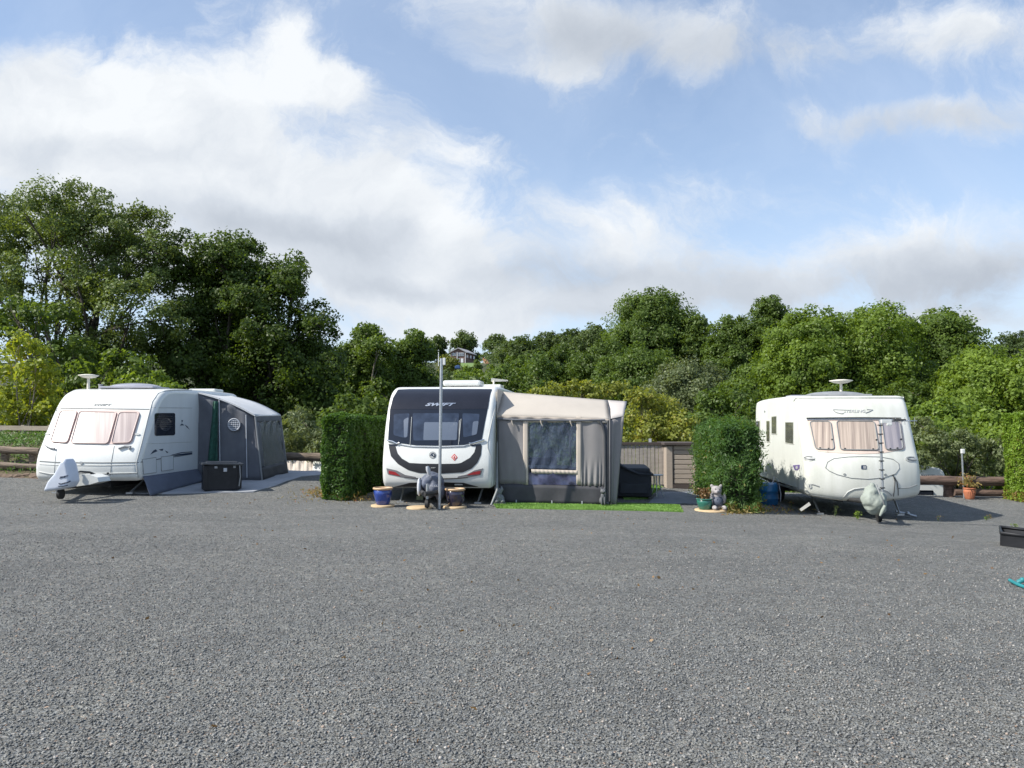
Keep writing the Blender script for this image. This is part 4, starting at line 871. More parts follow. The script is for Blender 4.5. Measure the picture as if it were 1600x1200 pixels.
em = D(BR, R_, 'badge', [(1345.5,727),(1353.5,727),(1353.5,733),(1345.5,733)], 'navy', 1, .012, .012, 3); D(BR, R_, 'badge_face', [(1348.5,728.2),(1353,728.2),(1353,732.5),(1348.5,732.5)], 'grey', .8, .016, .006, 2.5, parent=em)
for c in ((1319.5,741), (1383,741.5)): D(BR, R_, 'hatch_lock', ell(*c, 2.2, 1.5, 10), 'seam', off=.012, step=3)
for c in ((1264.5,716), (1423,717)):
    h = D(BR, R_, 'grab_handle', ell(*c, 9, 4.4, 18), 'lightseam', off=.012, th=.02, step=3); line(BR, [(c[0]-7,c[1]-1),(c[0]-2,c[1]-2.6),(c[0]+4,c[1]-1.8)], .010, .016).build('handle_recess', W['seam'], h); line(BR, [(c[0]-6,c[1]+.8),(c[0]+1,c[1]+2),(c[0]+8,c[1]+2)], .010, .02).build('handle_grip', W['seam'], h)
LN(BR, R_, 'trim_line', [(1264.5,757.5),(1270,756.8),(1280,760)], .012, 'seam'); D(BR, R_, 'fog_lamp', ell(1266,760,2.4,3,10), 'lightseam', off=.014, step=2.5); LN(BR, R_, 'trim_line', [(1404,763),(1420,762),(1433,757.5)], .010, 'seam')
LN(BR, R_, 'lower_seam', [(1254,768.5),(1270,773.5),(1300,778),(1316,780)], .010, 'seam'); LN(BR, R_, 'lower_seam', [(1396,780),(1415,778),(1436,773)], .010, 'seam')
LN(BR, R_, 'hitch_fairing_edge', [(1317,785),(1319,776),(1325,768.5),(1335,764),(1350,762.4),(1374,763.2),(1386,767),(1393,774),(1396,783)], .014, 'lightseam')
LN(BR, R_, 'cable', [(1395,742),(1398,752),(1397,765),(1395,781)], .007, 'rubber', .012); LN(BR, R_, 'cable', [(1394,742),(1401,752),(1403,766),(1403,781)], .007, 'rubber', .012)
# winged emblem
lg = line(BR, [(1301,640.5),(1306,644.5),(1314,646.5),(1318,646)], .011, .006, 6, 3); line(BR, [(1302,640),(1309,640.3),(1318,640.6),(1328,641)], .008, .006, 6, 3, lg); line(BR, [(1352,645.2),(1357,643.5),(1363,640.5),(1354,639.8)], .011, .006, 6, 3, lg)
lg.build('winged_emblem', W['lightseam'], R_); text_decal(BR, 'STERLING', (1318,640.2), (1352,640.2), 4.6, .008, shear=.2, bold=.0).build('lettering', W['lightseam'], R_)
for q in ([(1181,659),(1187.5,658),(1187.5,684.5),(1181,683)], [(1198.5,658),(1203,658),(1203,690),(1198.5,689)], [(1206.5,651.5),(1213.5,650.5),(1213.5,677.5),(1206.5,677)], [(1228,660),(1240,660),(1240,693),(1228,691)]):
    f_ = D(BR, R_, 'side_window', [(q[0][0]-1,q[0][1]-1.4),(q[1][0]+1,q[1][1]-1.4),(q[2][0]+1,q[2][1]+1.6),(q[3][0]-1,q[3][1]+1.6)], 'white_old', 0, .008, .014, 4); D(BR, R_, 'window_pane', q, pm('grey_side_glass', (.13,.135,.135), .08, .3, 4, coat=1), .6, .014, .01, 4, parent=f_)
D(BR, R_, 'round_vent', ell(1195,643,1,1.6,8), 'seam', off=.006, step=2)
D(BR, R_, 'purple_badge', [(1239,727),(1250,726),(1249.5,731),(1246.5,735),(1242,734.5)], pm('purple_print', (.16,.12,.30), .4), 1, .006, .008, 3)
D(BR, R_, 'badge_letter', ell(1245.3,730.5,1.8,2.4,10), 'lightseam', off=.009, step=2)
D(BR, R_, 'locker_hatch', [(1245,744.5),(1250,746),(1250,767),(1245.5,763)], 'white_old', .6, .008, .01, 3)
v = MB(); v.ball(FR(-.05, 1.5, 2.20), (.66, .42, .10), 24); v.box(FR(-.05, 1.5, 2.20), (1.3, .8, .05), math.radians(-6.4), .02); v.build('rooflight', W['grey'], R_)
v = MB(); v.box(FR(-.45, 2.2, 2.21), (.9, .5, .06), math.radians(-6.4), .03); v.build('rooflight', W['lilac'], R_)
dish(R_, wp(1314, 600, 17.3)-Vector((0,0,.02)), .25, stem=.24)
cs_ = MB(); cs_.add(*[([wp(*p, 15.45) for p in [(1249,795.5),(1252,799),(1267,789),(1264,784.5)]]+[wp(*p, 15.52) for p in [(1249,795.5),(1252,799),(1267,789),(1264,784.5)]]), [[0,3,2,1],[4,5,6,7],[0,1,5,4],[1,2,6,5],[2,3,7,6],[3,0,4,7]]]); cs_.build('corner_steady_foot', W['cream'], R_)
# sage hitch cover
sg = MB()
for px, py, r in ((1363,762,.06), (1361,771,.13), (1359,780,.165), (1368,787,.19), (1364,791,.15), (1376,794,.10), (1374,778,.13)): sg.ball(wp(px, py, 14.35), (r*1.0, r*1.1, r))
SG = empty('hitch_cover', wp(1370, 812, 14.35), 'pale sage cloth hitch cover hanging in front of the right caravan', 'hitch cover')
sg.tube([wp(1362,754,14.35), wp(1363,768,14.35)], [.02,.12]); o = fuse(sg, 'cloth_bag', W['sage'], .022, SG, 3); dm = o.modifiers.new('crumple', 'DISPLACE'); dm.texture = tx_; dm.strength = .07; dm.mid_level = .5
s2 = MB(); s2.tube([wp(1383,790,14.1), wp(1379,798,14.1), wp(1375,806,14.12)], [.03,.035,.02]); s2.build('tie_strap', W['sage'], SG)
s3 = MB(); s3.tube([wp(1369,757,14.2), wp(1374,770,14.1), wp(1379,780,14.05), wp(1382,789,14.1)], .014); s3.build('edge_cord', W['seam'], SG)
# lamp board on the ground under it
lb_ = MB(); c = gp(1415, 808); lb_.tube([c+Vector((-.2,0,.12)), c+Vector((0,0,.07)), c+Vector((.2,-.05,.02))], .025); lb_.ball(c+Vector((.02,-.05,.08)), .045); lb_.build('wheel_clamp', W['galv'], None, 'grey metal bar lying in the shade under the right caravan', 'metal bar')
# ladder like tv mast with yagi
MA = empty('tv_mast', (wp(1377,800,13.9).x, 13.9, gz(6.7,13.9)), 'grey pole with a small aerial standing in front of the right caravan', 'aerial mast')
g_ = gz(6.68, 13.95); top = wp(1375, 656, 14.5); mb = MB(); mb.tube([Vector((top.x+.02, 14.5, wp(1377,796,14.5).z)), top], [.026,.022], 10); mb.build('pole', W['galv'], MA)
mb = MB()
for k in range(9): q = Vector((top.x+.02, 14.5, wp(1377,796,14.5).z)).lerp(top, .14+k*.1); mb.box(q, (.07,.07,.02))
mb.build('clamp', W['rubber'], MA)
mb = MB(); mb.tube([top+Vector((-.03,0,-.02)), top+Vector((.72,.05,-.02))], .010, 6)
for k in range(5): mb.tube([top+Vector((.3+.09*k,.02,.05)), top+Vector((.3+.09*k,.02,-.09))], .005, 5)
mb.build('aerial_boom', W['chrome'], MA)
mb = MB(); mb.box(top+Vector((.1,-.03,-.03)), (.2,.05,.07), 0, .01); mb.box(top+Vector((.15,-.04,-.085)), (.1,.05,.05), 0, .01); mb.build('amplifier_box', W['white'], MA)
mb = MB(); mb.box(top+Vector((.36,-.02,.0)), (.22,.04,.03)); mb.build('reflector', W['rubber'], MA)
# ---------------------------------------------------------------- beige awning on the middle caravan
class Plane:
    def __init__(s, p, d): s.p = Vector((p[0], p[1])); s.d = Vector((d[0], d[1])).normalized(); s.n = Vector((s.d.y, -s.d.x)); s.n3 = Vector((s.n.x, s.n.y, 0))
    def __call__(s, px, py, off=0):
        d = pixdir(px, py); o = Vector((CAM.x, CAM.y)); q = Vector((d.x, d.y)); t = (s.p-o).dot(s.n)/q.dot(s.n); return CAM+d*t+s.n3*off
c0 = FM(1.16, .5, 0); AP = Plane((c0.x, c0.y), FM.r)
AM = empty('awning', (c0.x+1.2, c0.y, -.08), 'beige and grey caravan awning with clear window, attached to the middle caravan', 'awning')
GB = lambda px: (lambda p: Vector((p.x, p.y, gz(p.x, p.y)+.01)))(AP(px, 783))
def fold(u, v): return .012*math.sin(u*9+v*3)+.008*math.sin(u*23-v*5)
mb = MB(); mb.cloth(AP(776,650), AP(822,651), AP(822,757), AP(778,756), 12, 12, fold); solid(mb.build('front_panel', W['fab_gr'], AM), .006)
mb = MB(); mb.cloth(AP(907,652), AP(945,653), AP(945,760), AP(908,759), 30, 16, lambda u, v: .010*math.sin(u*8)+.026*max(0, v-.60)/.40*math.sin(u*34+v*4+2*math.sin(u*7))); solid(mb.build('front_panel', W['fab_gr'], AM), .006)
for a, b_, n_ in ((817.5, 825.5, 'fabric_strip'), (900.5, 908.5, 'fabric_strip')):
    mb = MB(); mb.cloth(AP(a,651,.012), AP(b_,651,.012), AP(b_,757.5,.012), AP(a,757,.012), 3, 10, lambda u, v: .006*math.sin(v*9)); solid(mb.build(n_, W['fab_strip'], AM), .008)
mb = MB(); mb.cloth(AP(824,658), AP(902,658), AP(902,734), AP(824,732), 40, 24, lambda u, v: .012*math.sin(u*30+2*math.sin(v*7))*(1-u*.6)+.008*math.sin(v*9+u*14)); mb.build('clear_window', W['vinyl'], AM)
mb = MB(); mb.cloth(AP(830,733,.014), AP(903,735,.014), AP(903,741,.014), AP(831,739.5,.014), 40, 2, lambda u, v: .006*math.sin(u*70)); solid(mb.build('window_hem', W['fab_strip'], AM), .004); mb = MB(); mb.cloth(AP(824,652,.01), AP(902,652,.01), AP(902,660,.01), AP(824,660,.01), 20, 2, lambda u, v: .01*math.sin(u*20)); solid(mb.build('window_hem', W['fab_strip'], AM), .004)
mb = MB(); mb.cloth(AP(824,738), AP(903,740), AP(903,758), AP(824,757), 20, 4, fold); mb.build('lower_window', W['vinyl3'], AM)
mb = MB(); mb.cloth(AP(777,755.5,.006), AP(946,760,.006), GB(953)+AP.n3*.03, GB(777)+AP.n3*.03, 40, 5, lambda u, v: .012*math.sin(u*25+v*2)*(v+.2)); solid(mb.build('mudwall', W['mud'], AM), .008)
mb = MB()
for px in (807, 862.5, 909.5): q = GB(px); mb.box(q+AP.n3*.05+Vector((0,0,.03)), (.02,.02,.08))
mb.build('ground_strap', W['palegr'], AM)
# roof: rail along the caravan side, hipped front
k0 = FM(1.17, .62, 2.33); k1 = FM(1.17, 4.2, 2.36); er = AP(953,655,.03); el_ = AP(776,649,.03)
P1 = Plane((FM(1.16, 1.35, 0).x, FM(1.16, 1.35, 0).y), FM.r)
ra = P1(786,612.5); rb = P1(949,625.5); wt = wp(979.5,627.5,16.7); wb = wp(974.5,650.5,16.02)
mb = MB(); mb.cloth(ra, rb, er, el_, 24, 8, lambda u, v: -.05*math.sin(math.pi*v)*math.sin(math.pi*u)*1.2); mb.add([k0, ra, el_, AP(776,640,.0)], [[0,1,2,3]])
rear_e = Vector((FM(3.3, 4.2, 0).x, FM(3.3, 4.2, 0).y, 1.85)); back_r = Vector((FM(2.85, 4.2, 0).x, FM(2.85, 4.2, 0).y, 2.0))
mb.cloth(k1, back_r, rb, ra, 12, 10, lambda u, v: .03*math.sin(math.pi*u)*math.sin(math.pi*v)); mb.cloth(back_r, rear_e, wt, rb, 4, 8)
solid(mb.build('roof', W['fab_be'], AM), .006)
mb = MB(); mb.cloth(rb, wt, wb, er, 6, 5, lambda u, v: -.03*math.sin(math.pi*v)*math.sin(math.pi*u)); solid(mb.build('roof_wing', pm('pale_beige_roof', (.50,.46,.43), .75, .05, 2), AM), .006)
mb = MB(); mb.tube([rb, rb.lerp(er, .5)+Vector((0,-.02,.03)), er, AP(953,783,.03)], [.012,.014,.02,.02], 6); mb.tube([er, wb], .008, 5); mb.build('edge_piping', W['pole'], AM)
# valance with ties
def scal(u, v): return .02*math.sin(u*45)*v+.02*v
mb = MB(); mb.cloth(el_+Vector((0,0,.0)), er, er-Vector((0,0,.085)), el_-Vector((0,0,.06)), 60, 3, scal); solid(mb.build('valance', W['fab_strip'], AM), .006)
mb = MB(); mb.tube([AP(778,654,.02), AP(800,656,.03), AP(850,656.5,.03), AP(900,657,.03), AP(945,656,.03)], .022, 8); mb.build('rolled_blind', W['fab_dk'], AM)
for px in (800, 845, 891): mb = MB(); mb.tube([AP(px,657,.06), AP(px+1,661,.06), AP(px+3,666,.05)], [.018,.014,.008], 6); mb.build('tie', W['fab_strip'], AM)
mb = MB(); mb.tube([AP(937,658,.05), AP(942,666,.05), AP(945,680,.03), AP(946,783,.03)], [.03,.026,.025,.025], 8); mb.build('pole', W['pole'], AM); mb = MB(); mb.tube([AP(950,656,.0), GB(950)], .03, 8); mb.build('pole', W['pole'], AM); mb = MB(); mb.tube([AP(778,656,.01), GB(778)], .022, 8); mb.build('pole', W['pole'], AM)
mb = MB(); mb.cloth(AP(944,655,.004), AP(953,655,.004), GB(953.5), AP(945,783,.004), 3, 6); solid(mb.build('dark_corner_panel', W['fab_dk'], AM), .006)
g1 = wp(963.5,784,16.0); g1.z = gz(g1.x, g1.y)+.01
mb = MB(); mb.cloth(er-Vector((0,0,.02)), wb, g1, GB(954), 26, 14, lambda u, v: .020*math.sin(u*13+v*2.2+1.5*math.sin(u*5))*(.35+.65*v)); solid(mb.build('side_wing', W['fab_gr'], AM), .006)
gr = FM(3.05, 4.2, 0); gr.z = gz(gr.x, min(gr.y, 22))
mb = MB(); mb.cloth(wb, rear_e, gr, g1, 14, 8, fold); kb = FM(1.17, 4.2, 0); RW = lambda u, v: (rear_e.lerp(k1, u)).lerp(gr.lerp(kb, u), v)
mb.cloth(RW(0,0), RW(.12,0), RW(.12,1), RW(0,1), 3, 8); mb.cloth(RW(.12,0), RW(.95,0), RW(.95,.14), RW(.12,.14), 8, 2); mb.cloth(RW(.12,.72), RW(.95,.72), RW(.95,1), RW(.12,1), 8, 3); mb.cloth(RW(.95,0), RW(1,0), RW(1,1), RW(.95,1), 2, 8); solid(mb.build('side_wall', W['fab_gr'], AM), .006)
mb = MB(); mb.cloth(RW(.12,.14), RW(.95,.14), RW(.95,.72), RW(.12,.72), 12, 8, fold); mb.build('rear_window', W['vinyl2'], AM)
gl = FM(1.25, -.15, 0); gl.z = gz(gl.x, gl.y)
mb = MB(); mb.tube([AP(777,690,.02), gl+Vector((.02,.25,.3)), gl+Vector((-.1,0,.02))], [.012,.03,.02], 6); mb.build('guy_strap', W['seam'], AM)
# table and things inside the awning
TB = FM(2.15, 1.6, 0); TB.z = gz(TB.x, TB.y)
e = empty('camping_table', TB, 'low white topped table seen through the clear awning window', 'table')
mb = MB(); mb.box(TB+Vector((0,0,.72)), (.95,.55,.035), math.radians(-6), .01); mb.build('tabletop', W['white'], e)
for sx in (-.4, .4):
    for sy in (-.2, .2): mb = MB(); mb.tube([TB+Vector((sx, sy, 0)), TB+Vector((sx*.95, sy*.95, .71))], .015, 6); mb.build('leg', W['galv'], e)
q = TB+Vector((.08,0,.738)); mb = MB(); mb.lathe(q, [(0,0),(.10,0),(.09,.015),(.015,.03),(.015,.22)], 16); e = empty('table_lamp', q, 'pale shaded lamp on the table inside the awning', 'lamp'); mb.build('stand', W['galv'], e)
mb = MB(); mb.lathe(q, [(.17,.2),(.06,.36),(.05,.36)], 20); mb.build('lamp_shade', W['white'], e)
sc_ = FM(1.8, 2.6, 0); sc_.z = gz(sc_.x, sc_.y)
e = empty('seat', sc_, 'pale cushioned seat inside the beige awning', 'seat'); mb = MB(); mb.box(sc_+Vector((0,0,.36)), (1.1,.6,.14), math.radians(-6), .04); mb.build('cushion', W['cream'], e); mb = MB(); mb.box(sc_+Vector((0,.3,.62)), (1.1,.12,.5), math.radians(-6), .04); mb.build('backrest', W['grey'], e); mb = MB(); mb.box(sc_+Vector((0,0,.15)), (1.0,.5,.28), math.radians(-6)); mb.build('base', W['chassis'], e)
# ---------------------------------------------------------------- grey awning on the left caravan
fx = FL(1.12, 2.72, 0)
PA = Plane((fx.x, fx.y), (1, .10)); A_t, A_b = PA(301.5, 612), PA(301.5, 766); C_t, C_b = PA(399, 650), PA(410, 749)
C_b.z = gz(C_b.x, C_b.y)+.01; A_b.z = gz(A_b.x, A_b.y)+.01
D_t = wp(438, 649, 20.35); D_b = wp(449.5, 738, 20.5); D_b.z = gz(D_b.x, D_b.y)+.01
E_t = FL(1.12, 4.75, 2.30); M_t = PA(360, 616.5)+Vector((.05,.25,.06)); M_e = wp(410, 624.5, 20.3)
AL = empty('awning', (PA(350,760).x, PA(350,760).y, gz(-6.9,18.6)), 'dark grey porch awning with pale roof, attached to the left caravan', 'awning')
N_ = 22; mb = MB(); vs = []
top = [A_t.lerp(C_t, i/N_)+Vector((0,0,.07*math.sin(math.pi*(i/N_)**1.1))) for i in range(N_+1)]; bot = [A_b.lerp(C_b, i/N_) for i in range(N_+1)]
for j in range(15):
    for i in range(N_+1):
        p = top[i].lerp(bot[i], j/14); vs.append(p+PA.n3*(.02*math.sin(i*1.1+j*.3)+.03*math.sin(i*.55-j*.9)*max(0, 1-j/8)))
mb.add(vs, [[j*(N_+1)+i, j*(N_+1)+i+1, (j+1)*(N_+1)+i+1, (j+1)*(N_+1)+i] for j in range(14) for i in range(N_)], True); solid(mb.build('front_panel', W['fab_dk'], AL), .006)
mb = MB(); rf = []
tb2 = [E_t.lerp(D_t, i/N_)+Vector((0,0,.07*math.sin(math.pi*(i/N_)**1.1))) for i in range(N_+1)]
for j in range(9):
    for i in range(N_+1): rf.append(top[i].lerp(tb2[i], j/8)+Vector((0,0,.02-.03*math.sin(math.pi*j/8))) + PA.n3*.03*(j == 0))
mb.add(rf, [[j*(N_+1)+i, (j+1)*(N_+1)+i, (j+1)*(N_+1)+i+1, j*(N_+1)+i+1] for j in range(8) for i in range(N_)], True); solid(mb.build('roof', W['fab_rf'], AL), .006)
mb = MB(); mb.tube([t+PA.n3*.035 for t in top], .016, 6); mb.tube([C_t, D_t], .018, 6); mb.build('roof_edge', W['fab_rf'], AL)
LNX = lambda p, q, u: p.lerp(q, u)
def onwall(u, v, off=0):              # outer wall, facing the right
    return (C_t.lerp(D_t, u)).lerp(C_b.lerp(D_b, u), v)+Vector((off, -off*.3, 0))
mb = MB(); mb.cloth(onwall(0,0), onwall(1,0), onwall(1,.10), onwall(0,.10), 10, 3); mb.cloth(onwall(0,.1), onwall(.12,.1), onwall(.12,.80), onwall(0,.80), 4, 10); mb.cloth(onwall(.93,.1), onwall(1,.1), onwall(1,.80), onwall(.93,.80), 3, 10); solid(mb.build('side_wall', W['fab_dk'], AL), .006)
mb = MB(); mb.cloth(onwall(.12,.08), onwall(.93,.08), onwall(.93,.80), onwall(.12,.80), 26, 22, lambda u, v: .02*math.sin(u*20+3*math.sin(v*5))*(1-.5*v)); mb.build('clear_window', W['vinyl2'], AL)
mb = MB(); mb.cloth(onwall(0,.80), onwall(1,.80), onwall(1,1), onwall(0,1), 12, 4, fold); solid(mb.build('mudwall', W['mud'], AL), .006)
mb = MB(); mb.cloth(tb2[0], D_t, D_b, Vector((E_t.x, E_t.y, .25)), 10, 8, fold); solid(mb.build('rear_wall', W['fab_dk'], AL), .006)
for px, a, b_ in ((304, 615, 764), (343, 622, 748), (385, 648, 746)):
    mb = MB(); mb.tube([PA(px, a, .035), PA(px+(1.5 if px > 330 else 0), b_, .035)], .014, 6); mb.build('zip_line', W['palegr'], AL)
mb = MB(); mb.tube([C_t+PA.n3*.02, C_b+PA.n3*.02], .022, 8); mb.tube([D_t, D_b], .018, 8); mb.build('corner_pole', W['grey'], AL)
mb = MB(); cc = [PA(366.5+9.2*math.cos(a), 663.5+9.2*math.sin(a), .05) for a in np.linspace(0, 2*math.pi, 25)]; mb.tube(cc, .014, 6, False)
for k in range(-2, 3):
    w = math.sqrt(9.2**2-(k*3.1)**2); mb.tube([PA(366.5+k*3.1, 663.5-w, .05), PA(366.5+k*3.1, 663.5+w, .05)], .010, 5); mb.tube([PA(366.5-w, 663.5+k*3.1, .05), PA(366.5+w, 663.5+k*3.1, .05)], .010, 5)
mb.build('round_logo', W['palegr'], AL); mb = MB(); mb.prism([PA(p.x, p.y, .04) for p in ell(366.5,663.5,9,9,24)], -PA.n3*.004); mb.build('logo_ground', W['navy'], AL)
# green cloth on the awning front
e = MB(); e.cloth(PA(334,627,.06), PA(341.5,627,.06), PA(341.5,722,.06), PA(326,722,.06), 10, 16, lambda u, v: .03*math.sin(u*9+v*3)); solid(e.build('hanging_cloth', W['green_cl'], None, 'dark green cloth hanging in the front of the grey awning', 'cloth'), .01)
# ---------------------------------------------------------------- mats on the ground
ms_ = ground_mat([(204,771.5),(260,772),(330,770.5),(396,769.5),(418,764),(440,756),(470,745.5),(503,742),(500,736),(452,737),(410,748),(300,756),(215,762)], .012, .35, bump=.05).build('groundsheet', W['sheet'], None, 'pale grey groundsheet under the grey awning and black chest', 'groundsheet')
ms2 = ground_mat([(1012,787.5),(1050,788.5),(1072,787),(1098,789),(1108,776),(1092,769),(1030,769)], .012, .35, bump=.05).build('groundsheet', W['sheetdk'], None, 'slate grey groundsheet beside the dark rattan sofa', 'groundsheet')
def turf(poly, label):
    wpts = [gp(*p) for p in poly]; o = ground_mat(None, .012, .25, world=wpts)
    org = (sum(p.x for p in wpts)/len(wpts), sum(p.y for p in wpts)/len(wpts), min(p.z for p in wpts)); e = empty('artificial_grass', org, label, 'artificial grass')
    o.build('backing', pm('turf_backing', (.14,.26,.05), .8, .2, 20), e)
    pl = [Vector((p.x, p.y)) for p in wpts]; P = []
    x0, x1 = min(p.x for p in pl), max(p.x for p in pl); y0, y1 = min(p.y for p in pl), max(p.y for p in pl)
    while len(P) < 22000:
        q = Vector((random.uniform(x0, x1), random.uniform(y0, y1)))
        if inside(q, pl): P.append((q.x, q.y, gz(q.x, q.y)+.018+.012*max(0, mnoise.noise(Vector((q.x*1.5, q.y*1.5, 2))))))
    P = np.array(P); n = len(P); N = unit(np.stack([RNG.normal(0, 1, n), RNG.normal(0, 1, n), RNG.normal(.25, .2, n)], 1))
    leaf_obj('pile', P, N, RNG.normal(.45, .22, n)+.45*np.array([mnoise.noise(Vector(p)*3) for p in P]), .034, .02, LF['turf'], e)
turf([(768.5,784.5),(860,785.5),(955,787),(1040,788.5),(1062,790),(1068,800.5),(1000,798.5),(880,796.5),(776,794.5)], 'long bright green artificial grass strip in front of the beige awning')
turf([(975,781),(1012,780),(1014,776),(1034,762),(1010,757),(968,765)], 'shaded patch of artificial grass under the dark rattan sofa')
# ---------------------------------------------------------------- sofa, side table, fence and shed behind
so_ = wp(992, 778, 17.6); so_.z = gz(so_.x, so_.y); ez = empty('rattan_sofa', so_, 'dark grey rattan sofa, partly covered, right of the beige awning', 'sofa')
rz = math.radians(-6); Rz = Matrix.Rotation(rz, 3, 'Z'); lo = lambda x, y, z: so_+Rz @ Vector((x, y, z))
mb = MB(); mb.add([lo(-.42,0,.05), lo(.38,0,.05), lo(.38,0,.55), lo(.1,0,.56), lo(-.15,0,.68), lo(-.42,0,.80)], [[0,1,2,3,4,5]]); n0 = len(mb.v); mb = MB()
pr = [(-.42,.05),(.38,.05),(.38,.54),(.08,.56),(-.16,.66),(-.42,.82)]
mb.prism([lo(x, 0, z) for x, z in pr], lo(0,1.9,0)-lo(0,0,0)); o = mb.build('frame', W['rattan'], ez); bvm = o.modifiers.new('b', 'BEVEL'); bvm.width = .03; bvm.segments = 2
mb = MB(); mb.tube([lo(-.43,-.02,.83), lo(-.16,-.02,.675), lo(.08,-.02,.575), lo(.40,-.02,.555), lo(.40,1.9,.555)], .03, 8); mb.build('arm_rail', W['rattan2'], ez)
mb = MB(); mb.box(lo(.05,.95,.63), (.62,1.7,.14), rz, .05); mb.build('seat_cover', W['rattan2'], ez)
mb = MB(); mb.box(lo(-.02,-.03,.24), (.62,.03,.22), rz, .01); mb.build('front_apron', W['rattan2'], ez)
tp = wp(1026, 742, 18.3); tg = gz(tp.x, tp.y); e = empty('side_table', (tp.x, tp.y, tg), 'small white round side table beside the dark rattan sofa', 'side table')
mb = MB(); mb.lathe((tp.x, tp.y, tp.z), [(0,-.015),(.15,-.015),(.16,0),(.15,.012),(0,.014)], 24); mb.build('tabletop', W['white'], e)
for a in (0.3, 2.4, 4.5):
    mb = MB(); d = Vector((math.cos(a), math.sin(a), 0)); t0 = Vector((tp.x, tp.y, tp.z)); mb.tube([t0+d*.08, t0+d*.07+Vector((0,0,-.18)), t0+d*.11+Vector((0,0,-.35)), Vector((tp.x, tp.y, tg))+d*.19], .014, 6); mb.build('leg', W['white'], e)
fp0, fp1 = wp(952, 757, 21.3), wp(1040, 757, 21.3); fz = gz(3.3, 21.3); ftop = wp(1000, 693, 21.3).z
e = empty('board_fence', (fp0.lerp(fp1,.5).x, 21.3, fz), 'low taupe board fence with brown top rail behind the dark sofa', 'fence')
mb = MB(); x = fp0.x
while x < fp1.x-.02:
    w = .105; mb.box((x+w/2, 21.3+random.uniform(0,.012), (fz+ftop)/2), (w-.012, .022, ftop-fz-.06), 0, .003); x += w
mb.build('boards', pm('taupe_boards', (.36,.325,.295), .8, .14, 3, stretch=(1,1,5), bump=.1), e)
mb = MB(); mb.box(((fp0.x+fp1.x)/2, 21.33, ftop+.0), (fp1.x-fp0.x+.1, .14, .07)); mb.build('top_rail', W['shedroof'], e)
mb = MB()
for px in (952, 1000, 1040): mb.box((wp(px,700,21.36).x, 21.36, (fz+ftop)/2-.03), (.08,.07,ftop-fz-.08))
mb.build('posts', W['shedroof'], e)
mb = MB(); q = wp(1015.5, 690, 21.4); mb.box(q+Vector((0,0,-.08)), (.05,.05,.30)); mb.box(q+Vector((.0,-.03,.02)), (.07,.03,.13)); mb.build('hookup_post', W['palegr'], None, 'pale post end sticking up behind the board fence', 'post')
s0, s1 = wp(1041, 757, 20.9), wp(1088.5, 757, 20.9); sz = gz(4.6, 20.9); st_ = wp(1060, 694, 20.9).z; sw = s1.x-s0.x
e = empty('storage_shed', ((s0.x+s1.x)/2, 21.3, sz), 'small taupe slatted storage shed left of the conifer hedge', 'shed')
mb = MB(); k = 8; h = (st_-sz-.16)/k
for i in range(k): mb.box(((s0.x+s1.x)/2+.08, 20.93, sz+.13+h*(i+.5)), (sw-.26, .05, h-.014), 0, .012)
mb.build('slats', W['shed'], e)
mb = MB(); mb.box(((s0.x+s1.x)/2, 21.4, (sz+st_)/2), (sw-.04, .86, st_-sz-.04)); mb.build('carcass', W['shed'], e)
for xx, ww in ((s0.x+.09, .17), (s1.x-.04, .07)): mb = MB(); mb.box((xx, 20.92, (sz+st_)/2-.02), (ww, .08, st_-sz-.06), 0, .01); mb.build('corner_post', W['shed'], e)
mb = MB(); mb.box(((s0.x+s1.x)/2, 21.36, st_+.01), (sw+.12, 1.1, .07), 0, .01); mb.build('roof', W['shedroof'], e)
mb = MB(); mb.box(((s0.x+s1.x)/2, 20.92, sz+.06), (sw-.02, .07, .12)); mb.build('plinth', W['shedroof'], e)
# ---------------------------------------------------------------- pots, slabs, ornaments, chest
def slab(px, py, r, label):
    c = gp(px, py); o = MB(); o.lathe((c.x, c.y, gz(c.x, c.y)-.01), [(r*.98,0),(r,.02),(r*.98,.045),(r*.9,.05),(0,.05)], 28); o.build('stone_slab', W['disc'], None, label, 'slab', 'round sandstone slabs'); return Vector((c.x, c.y, gz(c.x, c.y)+.04))
def pot(c, r, h, mat, label, cat='pot', group=None, dirt=True):
    e = empty('plant_pot', c, label, cat, group)
    mb = MB(); mb.lathe(c, [(r*.60,0),(r*.70,h*.06),(r*.92,h*.6),(r*.93,h*.82),(r*.86,h*.86)], 28); mb.add([c+Vector((r*.6*math.cos(a), r*.6*math.sin(a), 0)) for a in np.linspace(0, 2*math.pi, 20)[:-1]], [list(range(19))[::-1]]); mb.build('body', W[mat] if isinstance(mat, str) else mat, e)
    mb = MB(); mb.lathe(c, [(r*.86,h*.86),(r*1.0,h*.90),(r*1.03,h*.96),(r*.98,h),(r*.86,h),(r*.84,h*.9)], 28); mb.build('rim', W['rim'] if mat in ('blue','bluebrown') else (W[mat] if isinstance(mat, str) else mat), e)
    mb = MB(); mb.lathe(c, [(r*.86,h*.84),(0,h*.86)], 20); mb.build('soil', W['soil'], e); return e
c = slab(598, 791.5, .235, 'round sandstone slab under the plain blue pot'); pot(c, .195, .34, 'blue', 'cobalt blue glazed pot with tan rim near the clipped hedge', group='blue glazed pots')
slab(655, 794.5, .25, 'empty round sandstone slab between the two blue pots')
c = slab(711, 793.5, .235, 'round sandstone slab under the brown streaked blue pot'); pot(c, .20, .345, 'bluebrown', 'dark blue and brown streaked pot with tan rim beside the metal pole', group='blue glazed pots')
c = gp(723.5, 783); mb = MB(); mb.lathe(c, [(0,0),(.03,0),(.032,.13),(.014,.17),(.014,.2),(0,.2)], 12); mb.build('bottle', W['palegr'], None, 'small pale bottle behind the streaked blue pot', 'bottle')
